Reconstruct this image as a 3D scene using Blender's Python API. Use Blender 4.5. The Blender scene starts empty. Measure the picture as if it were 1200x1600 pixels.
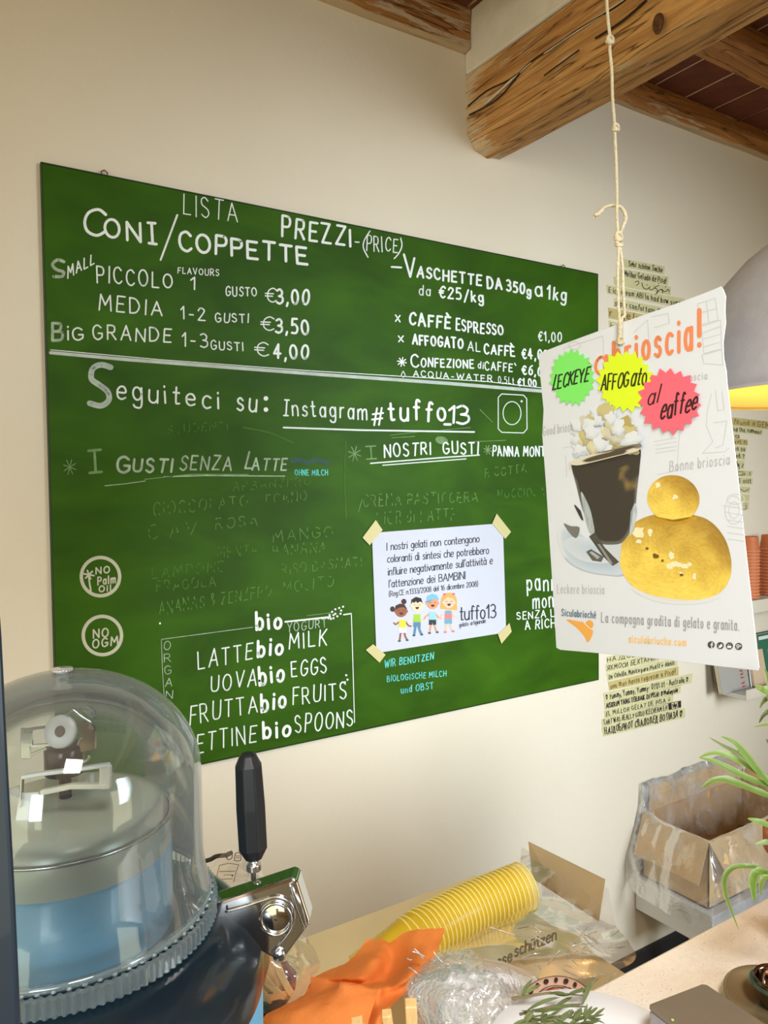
import bpy, bmesh, math, random
from math import pi, sin, cos, sqrt, radians
from mathutils import Vector as V, noise, Matrix
random.seed(7)
sc = bpy.context.scene
COL = sc.collection

# ------------------------------------------------------------------ camera
FPX, YAW, PITCH, ROLL = 1195.18, 0.570142, -0.0356425, -0.0115552
CAM = V((0.0, -1.65, 1.60))
FW = V((sin(YAW)*cos(PITCH), cos(YAW)*cos(PITCH), sin(PITCH)))
_r0 = V((cos(YAW), -sin(YAW), 0)); _u0 = _r0.cross(FW)
RT = _r0*cos(ROLL) + _u0*sin(ROLL); UP = RT.cross(FW)
cd = bpy.data.cameras.new('camera'); co = bpy.data.objects.new('camera', cd); COL.objects.link(co)
co.matrix_world = Matrix(((RT.x, UP.x, -FW.x, CAM.x), (RT.y, UP.y, -FW.y, CAM.y), (RT.z, UP.z, -FW.z, CAM.z), (0, 0, 0, 1)))
cd.sensor_fit = 'HORIZONTAL'; cd.sensor_width = 36.0; cd.lens = FPX/1200*36.0; cd.clip_start = 0.02
sc.camera = co

# ------------------------------------------------------------------ light
w = bpy.data.worlds.new('world'); sc.world = w; w.use_nodes = True
bg = w.node_tree.nodes['Background']; bg.inputs[0].default_value = (1.0, 0.92, 0.60, 1); bg.inputs[1].default_value = 1.6
def area(name, loc, target, sx, sy, power, col, spread=180):
    l = bpy.data.lights.new(name, 'AREA'); l.shape = 'RECTANGLE'; l.size = sx; l.size_y = sy; l.energy = power; l.color = col; l.spread = radians(spread)
    o = bpy.data.objects.new(name, l); COL.objects.link(o); o.location = loc
    o.rotation_euler = (V(target)-V(loc)).to_track_quat('-Z', 'Y').to_euler(); return o
area('window_daylight', (-1.0, -3.3, 1.9), (0.75, -.9, 1.45), 0.9, 1.2, 4.5, (0.82, 0.92, 1.0), 50)
area('door_daylight', (2.3, -3.5, 1.95), (1.5, 0, 1.0), 1.1, 1.4, 21.5, (0.76, 0.89, 1.0), 62)
area('foreground_fill', (0.1, -2.1, 2.6), (.62, -.85, .95), 0.35, 0.35, 2.6, (1.0, 0.95, 0.88), 60)  # added fill from above the camera, brightens the foreground; no fixture modelled
area('warm_wall_fill', (-0.9, -1.0, 2.3), (0.2, 0.0, 1.2), 0.6, 0.6, .6, (1.0, 0.68, 0.32))  # added warm fill for the left part of the wall, source unseen
sc.view_settings.view_transform = 'Standard'; sc.view_settings.look = 'None'
sc.view_settings.exposure = 0.04; sc.view_settings.gamma = 1.0; sc.view_settings.use_curve_mapping = False
sc.cycles.max_bounces = 10; sc.cycles.transparent_max_bounces = 24; sc.cycles.caustics_reflective = False; sc.cycles.caustics_refractive = False

# ------------------------------------------------------------------ helpers
def ray(px, py): return FW + RT*((px-600)/FPX) - UP*((py-800)/FPX)
def PD(px, py, d): return CAM + ray(px, py)*d                      # point at an axial distance
def PY(px, py, y=0.0):
    v = ray(px, py); return CAM + v*((y-CAM.y)/v.y)
def PZ(px, py, z):
    v = ray(px, py); return CAM + v*((z-CAM.z)/v.z)
def PX(px, py, x):
    v = ray(px, py); return CAM + v*((x-CAM.x)/v.x)

def s2l(c):
    return tuple((x/255/12.92 if x/255 <= 0.04045 else ((x/255+0.055)/1.055)**2.4) for x in c)

def base_mat(name):
    m = bpy.data.materials.new(name); m.use_nodes = True
    nt = m.node_tree; return m, nt, nt.nodes['Principled BSDF'], nt.nodes['Material Output']
def mat(name, rgb, rough=0.6, metal=0.0, var=0.08, scale=12.0, bump=0.0, bscale=60.0, spec=0.5, coat=0.0, stretch=None, sss=0.0):
    m, nt, b, out = base_mat(name)
    c = s2l(rgb); N = nt.nodes.new; L = nt.links.new
    tc = N('ShaderNodeTexCoord'); mp = N('ShaderNodeMapping'); L(tc.outputs['Object'], mp.inputs[0])
    if stretch: mp.inputs['Scale'].default_value = stretch
    nz = N('ShaderNodeTexNoise'); nz.inputs['Scale'].default_value = scale; nz.inputs['Detail'].default_value = 6
    L(mp.outputs[0], nz.inputs['Vector'])
    rp = N('ShaderNodeValToRGB'); rp.color_ramp.elements[0].position = 0.3; rp.color_ramp.elements[1].position = 0.7
    rp.color_ramp.elements[0].color = tuple(x*(1-var) for x in c)+(1,); rp.color_ramp.elements[1].color = tuple(min(1, x*(1+var)) for x in c)+(1,)
    L(nz.outputs[0], rp.inputs[0]); L(rp.outputs[0], b.inputs['Base Color'])
    b.inputs['Roughness'].default_value = rough; b.inputs['Metallic'].default_value = metal
    b.inputs['Specular IOR Level'].default_value = spec; b.inputs['Coat Weight'].default_value = coat
    if sss: b.inputs['Subsurface Weight'].default_value = sss; b.inputs['Subsurface Radius'].default_value = (0.02, 0.012, 0.006)
    if bump:
        n2 = N('ShaderNodeTexNoise'); n2.inputs['Scale'].default_value = bscale; n2.inputs['Detail'].default_value = 5
        L(mp.outputs[0], n2.inputs['Vector']); bp = N('ShaderNodeBump'); bp.inputs['Strength'].default_value = bump; bp.inputs['Distance'].default_value = 0.01
        L(n2.outputs[0], bp.inputs['Height']); L(bp.outputs[0], b.inputs['Normal'])
    return m
def film(name, tint=(255, 255, 255), white=0.10, gloss=0.25, rough=0.12, noise_scale=25.0, bump=0.5, edge=0.5, whitecol=(235, 238, 240), wvar=1.0):
    """thin clear plastic: see-through, with sheen, whitish where it is creased"""
    m, nt, b, out = base_mat(name); nt.nodes.remove(b); N = nt.nodes.new; L = nt.links.new
    tr = N('ShaderNodeBsdfTransparent'); tr.inputs[0].default_value = s2l(tint)+(1,)
    gl = N('ShaderNodeBsdfGlossy'); gl.inputs['Roughness'].default_value = rough; gl.inputs[0].default_value = (1, 1, 1, 1)
    df = N('ShaderNodeBsdfDiffuse'); df.inputs[0].default_value = s2l(whitecol)+(1,)
    tc = N('ShaderNodeTexCoord'); nz = N('ShaderNodeTexNoise'); nz.inputs['Scale'].default_value = noise_scale; nz.inputs['Detail'].default_value = 4; nz.inputs['Distortion'].default_value = 1.2
    L(tc.outputs['Object'], nz.inputs['Vector'])
    bp = N('ShaderNodeBump'); bp.inputs['Strength'].default_value = bump; bp.inputs['Distance'].default_value = 0.008; L(nz.outputs[0], bp.inputs['Height'])
    for s in (gl, df): L(bp.outputs[0], s.inputs['Normal'])
    lw = N('ShaderNodeLayerWeight'); lw.inputs['Blend'].default_value = 0.35; L(bp.outputs[0], lw.inputs['Normal'])
    mr = N('ShaderNodeMapRange'); mr.inputs['From Min'].default_value = 0.45; mr.inputs['From Max'].default_value = 0.75
    mr.inputs['To Min'].default_value = white*(1-0.6*wvar); mr.inputs['To Max'].default_value = white*(1+1.2*wvar); L(nz.outputs[0], mr.inputs[0])
    ad = N('ShaderNodeMath'); ad.operation = 'MULTIPLY_ADD'; ad.inputs[1].default_value = edge*0.4; L(lw.outputs['Facing'], ad.inputs[0]); L(mr.outputs[0], ad.inputs[2]); ad.use_clamp = True
    m1 = N('ShaderNodeMixShader'); L(ad.outputs[0], m1.inputs[0]); L(tr.outputs[0], m1.inputs[1]); L(df.outputs[0], m1.inputs[2])
    g = N('ShaderNodeMath'); g.operation = 'MULTIPLY_ADD'; g.inputs[1].default_value = edge; g.inputs[2].default_value = gloss*0.35; L(lw.outputs['Fresnel'], g.inputs[0]); g.use_clamp = True
    m2 = N('ShaderNodeMixShader'); L(g.outputs[0], m2.inputs[0]); L(m1.outputs[0], m2.inputs[1]); L(gl.outputs[0], m2.inputs[2])
    L(m2.outputs[0], out.inputs[0]); return m
def vcol_mat(name, rough=0.5):
    m, nt, b, out = base_mat(name); a = nt.nodes.new('ShaderNodeVertexColor'); a.layer_name = 'print'
    nt.links.new(a.outputs[0], b.inputs['Base Color']); b.inputs['Roughness'].default_value = rough; return m

def wloc(o):
    p = V((0, 0, 0))
    while o: p = p + o.location; o = o.parent
    return p
def mesh(name, verts, faces, m, parent=None, smooth=False, colors=None):
    off = wloc(parent) if parent else V((0, 0, 0))
    me = bpy.data.meshes.new(name); me.from_pydata([tuple(V(v)-off) for v in verts], [], faces); me.update()
    if m: me.materials.append(m)
    if smooth:
        me.polygons.foreach_set('use_smooth', [True]*len(me.polygons))
    if colors:
        at = me.color_attributes.new('print', 'FLOAT_COLOR', 'POINT')
        for i, c in enumerate(colors): at.data[i].color = c+(1,)
    o = bpy.data.objects.new(name, me); COL.objects.link(o)
    if parent: o.parent = parent
    return o
def centred(o):
    """move a top-level mesh's origin to the middle of its base"""
    me = o.data; xs = [v.co.copy() for v in me.vertices]
    mn = V((min(v.x for v in xs), min(v.y for v in xs), min(v.z for v in xs))); mx = V((max(v.x for v in xs), max(v.y for v in xs), max(v.z for v in xs)))
    c = V(((mn.x+mx.x)/2, (mn.y+mx.y)/2, mn.z))
    for v in me.vertices: v.co -= c
    o.location += c; return o
def nth(k):
    one = 'first second third fourth fifth sixth seventh eighth ninth tenth eleventh twelfth thirteenth fourteenth fifteenth sixteenth seventeenth eighteenth nineteenth'.split()
    if k < 20: return one[k-1]
    t, u = divmod(k, 10); T = {2: ('twenty', 'twentieth'), 3: ('thirty', 'thirtieth'), 4: ('forty', 'fortieth')}[t]
    return T[1] if u == 0 else T[0]+'-'+one[u-1]
def tag(o, label, cat, group=None, kind=None):
    if label: o['label'] = label
    if cat: o['category'] = cat
    if group: o['group'] = group
    if kind: o['kind'] = kind
    return o
def thing(name, label, cat, loc, group=None):
    o = bpy.data.objects.new(name, None); o.empty_display_size = 0.05; COL.objects.link(o); o.location = loc
    return tag(o, label, cat, group)
def struct(o): o['kind'] = 'structure'; return o

class MB:
    def __init__(s): s.v = []; s.f = []
    def add(s, vs, fs):
        n = len(s.v); s.v += [V(v) for v in vs]; s.f += [tuple(i+n for i in f) for f in fs]; return s
    def box(s, a, b):
        x0, y0, z0 = a; x1, y1, z1 = b
        return s.add([(x0,y0,z0),(x1,y0,z0),(x1,y1,z0),(x0,y1,z0),(x0,y0,z1),(x1,y0,z1),(x1,y1,z1),(x0,y1,z1)],
              [(0,3,2,1),(4,5,6,7),(0,1,5,4),(1,2,6,5),(2,3,7,6),(3,0,4,7)])
    def prism(s, pts, ext):
        """polygon (3D points) extruded by a vector"""
        n = len(pts); e = V(ext); p = [V(q) for q in pts]
        return s.add(p+[q+e for q in p], [tuple(range(n)), tuple(range(2*n-1, n-1, -1))]+[(i, i+n, (i+1) % n+n, (i+1) % n) for i in range(n)])
    def tube(s, pts, r, n=8, closed=False):
        pts = [V(p) for p in pts]; m = len(pts); vs = []; rr = r if isinstance(r, (list, tuple)) else [r]*m
        prev = None
        for i, p in enumerate(pts):
            a = pts[i-1] if (i > 0 or closed) else pts[i]; b = pts[(i+1) % m] if (i < m-1 or closed) else pts[i]
            t = (b-a).normalized() if (b-a).length > 1e-9 else V((0, 0, 1))
            if prev is None:
                ref = V((0, 0, 1)) if abs(t.z) < 0.9 else V((1, 0, 0)); u = t.cross(ref).normalized()
            else: u = (prev - t*prev.dot(t)).normalized()
            prev = u; w2 = t.cross(u)
            for k in range(n): vs.append(p+(u*cos(2*pi*k/n)+w2*sin(2*pi*k/n))*rr[i])
        fs = []
        for i in range(m if closed else m-1):
            j = (i+1) % m
            for k in range(n): fs.append((i*n+k, i*n+(k+1) % n, j*n+(k+1) % n, j*n+k))
        if not closed: fs += [tuple(range(n-1, -1, -1)), tuple(range((m-1)*n, m*n))]
        return s.add(vs, fs)
    def lathe(s, c, prof, n=32, axis=V((0, 0, 1)), cap=True, rfun=None):
        """prof: list of (radius, height along axis)"""
        axis = axis.normalized(); ref = V((1, 0, 0)) if abs(axis.x) < 0.9 else V((0, 1, 0)); u = axis.cross(ref).normalized(); w2 = axis.cross(u); c = V(c); vs = []
        for (r, h) in prof:
            for k in range(n):
                rr = r*(rfun(k, h) if rfun else 1); a = 2*pi*k/n; vs.append(c+axis*h+(u*cos(a)+w2*sin(a))*rr)
        fs = [(i*n+k, i*n+(k+1) % n, (i+1)*n+(k+1) % n, (i+1)*n+k) for i in range(len(prof)-1) for k in range(n)]
        if cap: fs += [tuple(range(n-1, -1, -1)), tuple(range((len(prof)-1)*n, len(prof)*n))]
        return s.add(vs, fs)
    def grid(s, P, thick=None):
        """P: rows of points"""
        R, Cn = len(P), len(P[0]); return s.add([p for r in P for p in r], [(i*Cn+j, i*Cn+j+1, (i+1)*Cn+j+1, (i+1)*Cn+j) for i in range(R-1) for j in range(Cn-1)])
    def build(s, name, m, parent=None, smooth=False, bevel=0, seg=2, solid=0, auto=None):
        o = mesh(name, s.v, s.f, m, parent, smooth)
        if bevel:
            md = o.modifiers.new('bevel', 'BEVEL'); md.width = bevel; md.segments = seg; md.limit_method = 'ANGLE'; md.angle_limit = radians(35)
        if solid:
            md = o.modifiers.new('solid', 'SOLIDIFY'); md.thickness = solid; md.offset = 0
        if auto:
            me = o.data; me.polygons.foreach_set('use_smooth', [True]*len(me.polygons)); me.set_sharp_from_angle(angle=radians(auto))
        return o
def cr(pts, sub=5, closed=False):
    """Catmull-Rom through tuples of any dimension"""
    n = len(pts)
    if n < 3: return list(pts)
    out = []
    for i in range(n if closed else n-1):
        p = [pts[(i+k) % n] if closed else pts[min(max(i+k, 0), n-1)] for k in (-1, 0, 1, 2)]
        for q in range(sub):
            t = q/sub
            out.append(tuple(0.5*((2*b)+(-a+c)*t+(2*a-5*b+4*c-d)*t*t+(-a+3*b-3*c+d)*t**3) for a, b, c, d in zip(*p)))
    if not closed: out.append(tuple(pts[-1]))
    return out
def patch(ctrl, nu, nv, f):
    """bicubic-ish surface through a grid of control tuples; f maps tuple -> point"""
    rows = [cr(r, nu) for r in ctrl]; cols = []
    for j in range(len(rows[0])): cols.append(cr([r[j] for r in rows], nv))
    return [[f(*cols[j][i]) for j in range(len(cols))] for i in range(len(cols[0]))]

# ------------------------------------------------------------------ hand lettering: a single-stroke alphabet
G = {
'A':"70;0,0 35,100 70,0|13,35 57,35",'B':"58;0,0 0,100|~0,100 42,97 48,77 36,55 0,52|~0,52 48,50 58,25 44,3 0,0",'C':"60;~60,82 38,100 10,86 0,50 10,14 38,0 61,16",
'D':"64;0,0 0,100|~0,100 42,93 64,50 42,7 0,0",'E':"52;50,100 0,100 0,0 52,0|0,52 42,52",'F':"50;50,100 0,100 0,0|0,52 40,52",'G':"66;~60,84 36,100 9,85 0,50 9,13 36,0 64,18|64,18 66,44 38,44",
'H':"62;0,0 0,100|62,0 62,100|0,50 62,50",'I':"6;3,0 3,100",'|':"40;20,0 20,100|2,100 38,100|2,0 38,0",'J':"40;~38,100 38,20 22,0 2,12",'K':"58;0,0 0,100|54,100 0,45|14,57 58,0",
'L':"50;0,100 0,0 50,0",'M':"80;0,0 8,100 40,35 72,100 80,0",'N':"64;0,0 0,100 64,0 64,100",'O':"70;@35,50 35 50",'P':"54;0,0 0,100|~0,100 42,97 54,74 42,50 0,47",'Q':"70;@35,50 35 50|45,25 72,-8",
'R':"60;0,0 0,100|~0,100 42,97 52,74 42,51 0,48|24,49 60,0",'S':"54;~52,84 30,100 6,88 8,62 45,42 52,18 28,0 0,14",'T':"60;0,100 60,100|30,100 30,0",'U':"62;~0,100 1,28 12,4 31,0 50,4 61,28 62,100",
'V':"66;0,100 33,0 66,100",'W':"96;0,100 24,0 48,80 72,0 96,100",'X':"62;0,0 62,100|0,100 62,0",'Y':"62;0,100 31,48 62,100|31,48 31,0",'Z':"58;2,100 58,100 0,0 58,0",
'a':"46;@22,32 22 32|45,64 45,0",'b':"46;0,100 0,0|@23,32 22 32",'c':"42;~42,56 22,65 4,50 2,18 20,0 42,8",'d':"46;@22,32 22 32|45,100 45,0",'e':"46;~2,34 44,36 38,62 18,64 2,44 4,12 22,0 44,10",
'f':"34;~34,92 22,100 14,84 14,0|0,62 30,62",'g':"46;@22,34 22 31|~45,64 45,-12 34,-34 10,-32 2,-22",'h':"44;0,100 0,0|~0,40 18,64 38,60 44,40 44,0",'i':"6;3,62 3,0|3,86 3,91",'j':"20;~16,62 16,-18 2,-30|16,86 16,91",
'k':"40;0,100 0,0|36,62 0,28|12,38 40,0",'l':"6;3,100 3,0",'m':"72;0,62 0,0|~0,42 16,64 34,58 36,0|~36,42 52,64 70,58 72,0",'n':"44;0,62 0,0|~0,42 18,64 38,60 44,40 44,0",'o':"46;@23,32 23 32",
'p':"46;0,64 0,-34|@23,32 22 32",'q':"46;@22,32 22 32|45,64 45,-34",'r':"28;0,62 0,0|~0,40 10,60 28,62",'s':"38;~36,54 20,65 4,54 8,38 32,28 36,12 20,0 0,8",'t':"32;~14,92 14,12 20,1 32,3|0,62 30,62",
'u':"44;~0,62 0,16 14,0 32,2 44,20|44,62 44,0",'v':"42;0,62 21,0 42,62",'w':"64;0,62 16,0 32,52 48,0 64,62",'x':"42;0,0 42,62|0,62 42,0",'y':"42;0,62 22,4|42,62 16,-34",'z':"40;2,62 40,62 0,0 40,0",
'0':"56;@28,50 28 50",'1':"26;0,72 22,100 22,0",'2':"52;~2,78 18,100 44,92 46,68 0,0|0,0 54,0",'3':"50;~2,90 26,100 46,82 40,58 18,52|~18,52 48,44 50,16 26,0 0,8",'4':"56;36,0 36,100 0,32 56,32",
'5':"50;46,100 8,100 4,56|~4,56 30,62 50,36 38,4 2,4",'6':"52;~44,98 14,76 2,34|@27,29 25 29",'7':"50;0,100 50,100 16,0",'8':"50;@25,76 20 24|@25,27 25 27",'9':"50;@25,70 24 30|~49,70 44,20 14,0",
'@E':"",'€':"60;~60,86 40,100 18,82 12,50 18,18 40,0 62,12|0,60 44,60|0,42 40,42",'%':"60;0,0 60,100|@12,80 10 14|@48,20 10 14",',':"10;8,8 2,-16",'.':"10;3,1 6,1",':':"10;4,10 5,10|4,54 5,54",'-':"34;2,42 32,42",'_':"50;0,-8 50,-8",
'/':"40;0,-14 40,108",'(':"20;~18,112 2,70 2,30 18,-14",')':"20;~2,112 18,70 18,30 2,-14",'!':"8;4,100 4,28|4,1 4,5",'?':"44;~2,80 20,100 42,84 38,60 20,44 20,28|20,1 20,5","'":"8;5,104 3,80",'`':"20;0,112 18,88",'#':"64;14,-6 26,104|42,-6 54,104|2,66 64,70|0,32 60,36",
'*':"50;25,18 25,82|0,34 50,66|0,66 50,34",'+':"44;22,18 22,72|0,45 44,45",'&':"60;~60,0 12,72 16,98 34,96 34,72 4,30 10,2 34,4 56,40",'È':"52;50,100 0,100 0,0 52,0|0,52 42,52|8,132 28,112",'é':"46;~2,34 44,36 38,62 18,64 2,44 4,12 22,0 44,10|18,80 34,98",'à':"46;@22,32 22 32|45,64 45,0|12,98 28,80",
'ö':"46;@23,32 23 32|10,84 11,86|34,84 35,86",'ü':"44;~0,62 0,16 14,0 32,2 44,20|44,62 44,0|10,84 11,86|32,84 33,86",'é':"46;~2,34 44,36 38,62 18,64 2,44 4,12 22,0 44,10|18,80 34,98",
'♡':"60;~30,0 2,50 6,84 22,88 30,66|~30,66 40,90 58,82 58,48 30,0",'☺':"60;14,80 16,84|44,80 46,84|~2,50 20,14 42,14 60,50",
'Д':"72;6,0 26,100 54,100 58,0|-4,-16 -2,0 68,0 70,-16",'Б':"56;50,100 0,100 0,0|~0,54 46,52 56,26 44,2 0,0",'И':"62;0,100 0,0 62,100 62,0",'Л':"62;~0,0 14,8 20,100|20,100 56,100 60,0",'П':"60;0,0 0,100 58,100 60,0",'З':"48;~2,86 24,100 44,82 36,56 16,52|~16,52 48,46 50,14 24,0 0,10",'Я':"56;56,0 56,100|~56,100 12,97 4,74 14,52 56,48|34,49 0,0",
}
for a, b in zip('НАЈОРТСЕВХМ', 'HAJOPTCEBXM'): G[a] = G[b]
def glyph(ch):
    d = G.get(ch)
    if not d: return 36, []
    a, st = d.split(';', 1); out = []
    for s in st.split('|') if ch != '|' else st.split('|'):
        if s.startswith('@'):
            c, rx, ry = s[1:].split(' '); cx, cy = map(float, c.split(',')); rx = float(rx); ry = float(ry)
            out.append([(cx+rx*sin(2*pi*k/16), cy+ry*cos(2*pi*k/16)) for k in range(17)])
        else:
            sm = s.startswith('~'); p = [tuple(map(float, q.split(','))) for q in s.lstrip('~').split(' ')]
            out.append(cr(p, 4) if sm else p)
    return float(a), out
class Print:
    """flat ink on a surface: 2D outlines mapped by f(px, py, lift)"""
    def __init__(s, f, lift=0.0006): s.f = f; s.lift = lift; s.v = []; s.fa = []; s.k = 0
    def _add(s, pts, fs):
        s.k += 1; lf = s.lift+(s.k % 14)*1.1e-5    # overlapping strokes never share a plane
        n = len(s.v); s.v += [s.f(x, y, lf) for x, y in pts]; s.fa += [tuple(i+n for i in q) for q in fs]
    def stroke(s, pts, w, seg=7):
        h = w/2; pts = [tuple(p) for p in pts]
        for i, (a, b) in enumerate(zip(pts, pts[1:])):
            dx, dy = b[0]-a[0], b[1]-a[1]; l = math.hypot(dx, dy)
            if l < 1e-6: continue
            nx, ny = -dy/l*h, dx/l*h
            s._add([(a[0]+nx, a[1]+ny), (b[0]+nx, b[1]+ny), (b[0]-nx, b[1]-ny), (a[0]-nx, a[1]-ny)], [(0, 1, 2, 3)])
        for i, p in enumerate(pts):
            if 0 < i < len(pts)-1:
                a, b = pts[i-1], pts[i+1]; a1 = math.atan2(p[1]-a[1], p[0]-a[0]); a2 = math.atan2(b[1]-p[1], b[0]-p[0])
                if abs((a2-a1+pi) % (2*pi)-pi) < 0.25 and w < 6: continue
            s._add([(p[0]+h*cos(2*pi*k/seg), p[1]+h*sin(2*pi*k/seg)) for k in range(seg)], [tuple(range(seg))])
        return s
    def poly(s, pts): s._add(pts, [tuple(range(len(pts)))]); return s
    def ell(s, cx, cy, rx, ry, rot=0, n=24):
        return s.poly([(cx+rx*cos(t)*cos(rot)-ry*sin(t)*sin(rot), cy+rx*cos(t)*sin(rot)+ry*sin(t)*cos(rot)) for t in [2*pi*k/n for k in range(n)]])
    def ring(s, cx, cy, rx, ry, w, n=40): return s.stroke([(cx+rx*cos(2*pi*k/n), cy+ry*sin(2*pi*k/n)) for k in range(n+1)], w, 5)
    def text(s, t, x0, y0, x1, y1, h0, h1=None, w=2.5, jit=0.0, slant=0.0, gap=38, lean=0.0, space=36, drop=0.0):
        h1 = h1 or h0; gl = []; x = 0
        for ch in t:
            if ch == ' ': x += space+gap*0.3; continue
            a, st = glyph(ch); gl.append((x, st)); x += a+gap
        tot = max(x-gap, 1); dx, dy = x1-x0, y1-y0
        for gx, st in gl:
            jy = random.uniform(-1, 1)*jit*h0; js = 1+random.uniform(-1, 1)*jit*1.3; rot = random.uniform(-1, 1)*jit*1.6; cxm = 30
            for q in st:
                P = []
                for (a, b) in q:
                    u = (gx+a)/tot; h = h0+(h1-h0)*u; yy = b/100*h*js; xx = yy*rot
                    P.append((x0+dx*u+yy*slant+xx, y0+dy*u-yy+jy+lean*a/100*h))
                if drop and len(P) > 1:      # rubbed-out chalk: only pieces of each line remain
                    Q = []
                    for a, b in zip(P, P[1:]):
                        m = max(1, int(math.hypot(b[0]-a[0], b[1]-a[1])/2.2)); Q += [(a[0]+(b[0]-a[0])*i/m, a[1]+(b[1]-a[1])*i/m) for i in range(m)]
                    Q.append(P[-1]); run = []
                    for pnt in Q:
                        if noise.noise(V((pnt[0]*.16, pnt[1]*.16, 4.0))) > drop-.5: run.append(pnt)
                        else:
                            if len(run) > 1: s.stroke(run, w)
                            run = []
                    if len(run) > 1: s.stroke(run, w)
                else: s.stroke(P, w)
        return s
    def build(s, name, m, parent, label=None):
        o = mesh(name, s.v, s.fa, m, parent)
        if label: o['label'] = label
        return o
# ------------------------------------------------------------------ materials
def plaster_mat():
    m, nt, b, out = base_mat('plaster'); N = nt.nodes.new; L = nt.links.new
    tc = N('ShaderNodeTexCoord'); n1 = N('ShaderNodeTexNoise'); n1.inputs['Scale'].default_value = 1.3; n1.inputs['Detail'].default_value = 5
    L(tc.outputs['Object'], n1.inputs['Vector']); r = N('ShaderNodeValToRGB'); r.color_ramp.elements[0].position = .3; r.color_ramp.elements[1].position = .7
    r.color_ramp.elements[0].color = s2l((224, 212, 190))+(1,); r.color_ramp.elements[1].color = s2l((230, 219, 199))+(1,)
    L(n1.outputs[0], r.inputs[0]); L(r.outputs[0], b.inputs['Base Color']); b.inputs['Roughness'].default_value = .75; b.inputs['Specular IOR Level'].default_value = .25
    n2 = N('ShaderNodeTexNoise'); n2.inputs['Scale'].default_value = 9; n2.inputs['Detail'].default_value = 8; n2.inputs['Roughness'].default_value = .65
    L(tc.outputs['Object'], n2.inputs['Vector']); bp = N('ShaderNodeBump'); bp.inputs['Strength'].default_value = .12; bp.inputs['Distance'].default_value = .02
    L(n2.outputs[0], bp.inputs['Height']); L(bp.outputs[0], b.inputs['Normal']); return m
M_WALL = plaster_mat()
def old_wood(name, along, light=(190, 130, 70), dark=(110, 66, 30), lime=0.55, limedir=None):
    """hewn old timber: grain drawn out along an axis, dark checks, remains of limewash"""
    m, nt, b, out = base_mat(name); N = nt.nodes.new; L = nt.links.new
    tc = N('ShaderNodeTexCoord'); mp = N('ShaderNodeMapping'); L(tc.outputs['Object'], mp.inputs[0])
    sc_ = {'y': (14, 1.0, 14), 'x': (1.0, 14, 14)}[along]; mp.inputs['Scale'].default_value = sc_
    n1 = N('ShaderNodeTexNoise'); n1.inputs['Scale'].default_value = 2.2; n1.inputs['Detail'].default_value = 9; n1.inputs['Roughness'].default_value = .65; n1.inputs['Distortion'].default_value = .8; L(mp.outputs[0], n1.inputs['Vector'])
    r = N('ShaderNodeValToRGB'); e = r.color_ramp.elements; e[0].position = .3; e[0].color = s2l(dark)+(1,); e[1].position = .68; e[1].color = s2l(light)+(1,)
    q = e.new(.5); q.color = s2l(tuple((a*1.25+b_)/2.25 for a, b_ in zip(light, dark)))+(1,); L(n1.outputs[0], r.inputs[0])
    # checks (dark cracks)
    mp2 = N('ShaderNodeMapping'); L(tc.outputs['Object'], mp2.inputs[0]); mp2.inputs['Scale'].default_value = {'y': (22, 1.1, 22), 'x': (1.1, 22, 22)}[along]
    n2 = N('ShaderNodeTexNoise'); n2.inputs['Scale'].default_value = 1.6; n2.inputs['Detail'].default_value = 3; n2.inputs['Distortion'].default_value = .5; L(mp2.outputs[0], n2.inputs['Vector'])
    cr1 = N('ShaderNodeValToRGB'); f = cr1.color_ramp.elements; f[0].position = .485; f[0].color = (0, 0, 0, 1); f[1].position = .515; f[1].color = (0, 0, 0, 1); k = f.new(.5); k.color = (1, 1, 1, 1); L(n2.outputs[0], cr1.inputs[0])
    mx = N('ShaderNodeMixRGB'); mx.inputs[2].default_value = s2l((58, 34, 16))+(1,); mu = N('ShaderNodeMath'); mu.operation = 'MULTIPLY'; mu.inputs[1].default_value = .75; L(cr1.outputs[0], mu.inputs[0]); L(mu.outputs[0], mx.inputs[0]); L(r.outputs[0], mx.inputs[1])
    # limewash flecks
    mp3 = N('ShaderNodeMapping'); L(tc.outputs['Object'], mp3.inputs[0]); mp3.inputs['Scale'].default_value = {'y': (16, 2.0, 16), 'x': (2.0, 16, 16)}[along]; mp3.inputs['Location'].default_value = (3.1, 1.7, .4)
    n3 = N('ShaderNodeTexNoise'); n3.inputs['Scale'].default_value = 2.4; n3.inputs['Detail'].default_value = 8; n3.inputs['Roughness'].default_value = .7; L(mp3.outputs[0], n3.inputs['Vector'])
    src = n3.outputs[0]
    if limedir:      # more of it close to the wall (y=0)
        sx = N('ShaderNodeSeparateXYZ'); L(tc.outputs['Object'], sx.inputs[0]); mr = N('ShaderNodeMapRange')
        mr.inputs['From Min'].default_value = limedir[0]; mr.inputs['From Max'].default_value = limedir[1]; mr.inputs['To Min'].default_value = 0; mr.inputs['To Max'].default_value = limedir[2]
        L(sx.outputs[1], mr.inputs[0]); ad = N('ShaderNodeMath'); ad.operation = 'ADD'; L(n3.outputs[0], ad.inputs[0]); L(mr.outputs[0], ad.inputs[1]); src = ad.outputs[0]
    r3 = N('ShaderNodeValToRGB'); g = r3.color_ramp.elements; g[0].position = lime; g[1].position = lime+.07; L(src, r3.inputs[0])
    m3 = N('ShaderNodeMixRGB'); m3.inputs[2].default_value = s2l((214, 196, 164))+(1,); mu3 = N('ShaderNodeMath'); mu3.operation = 'MULTIPLY'; mu3.inputs[1].default_value = .8; L(r3.outputs[0], mu3.inputs[0]); L(mu3.outputs[0], m3.inputs[0]); L(mx.outputs[0], m3.inputs[1])
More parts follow.
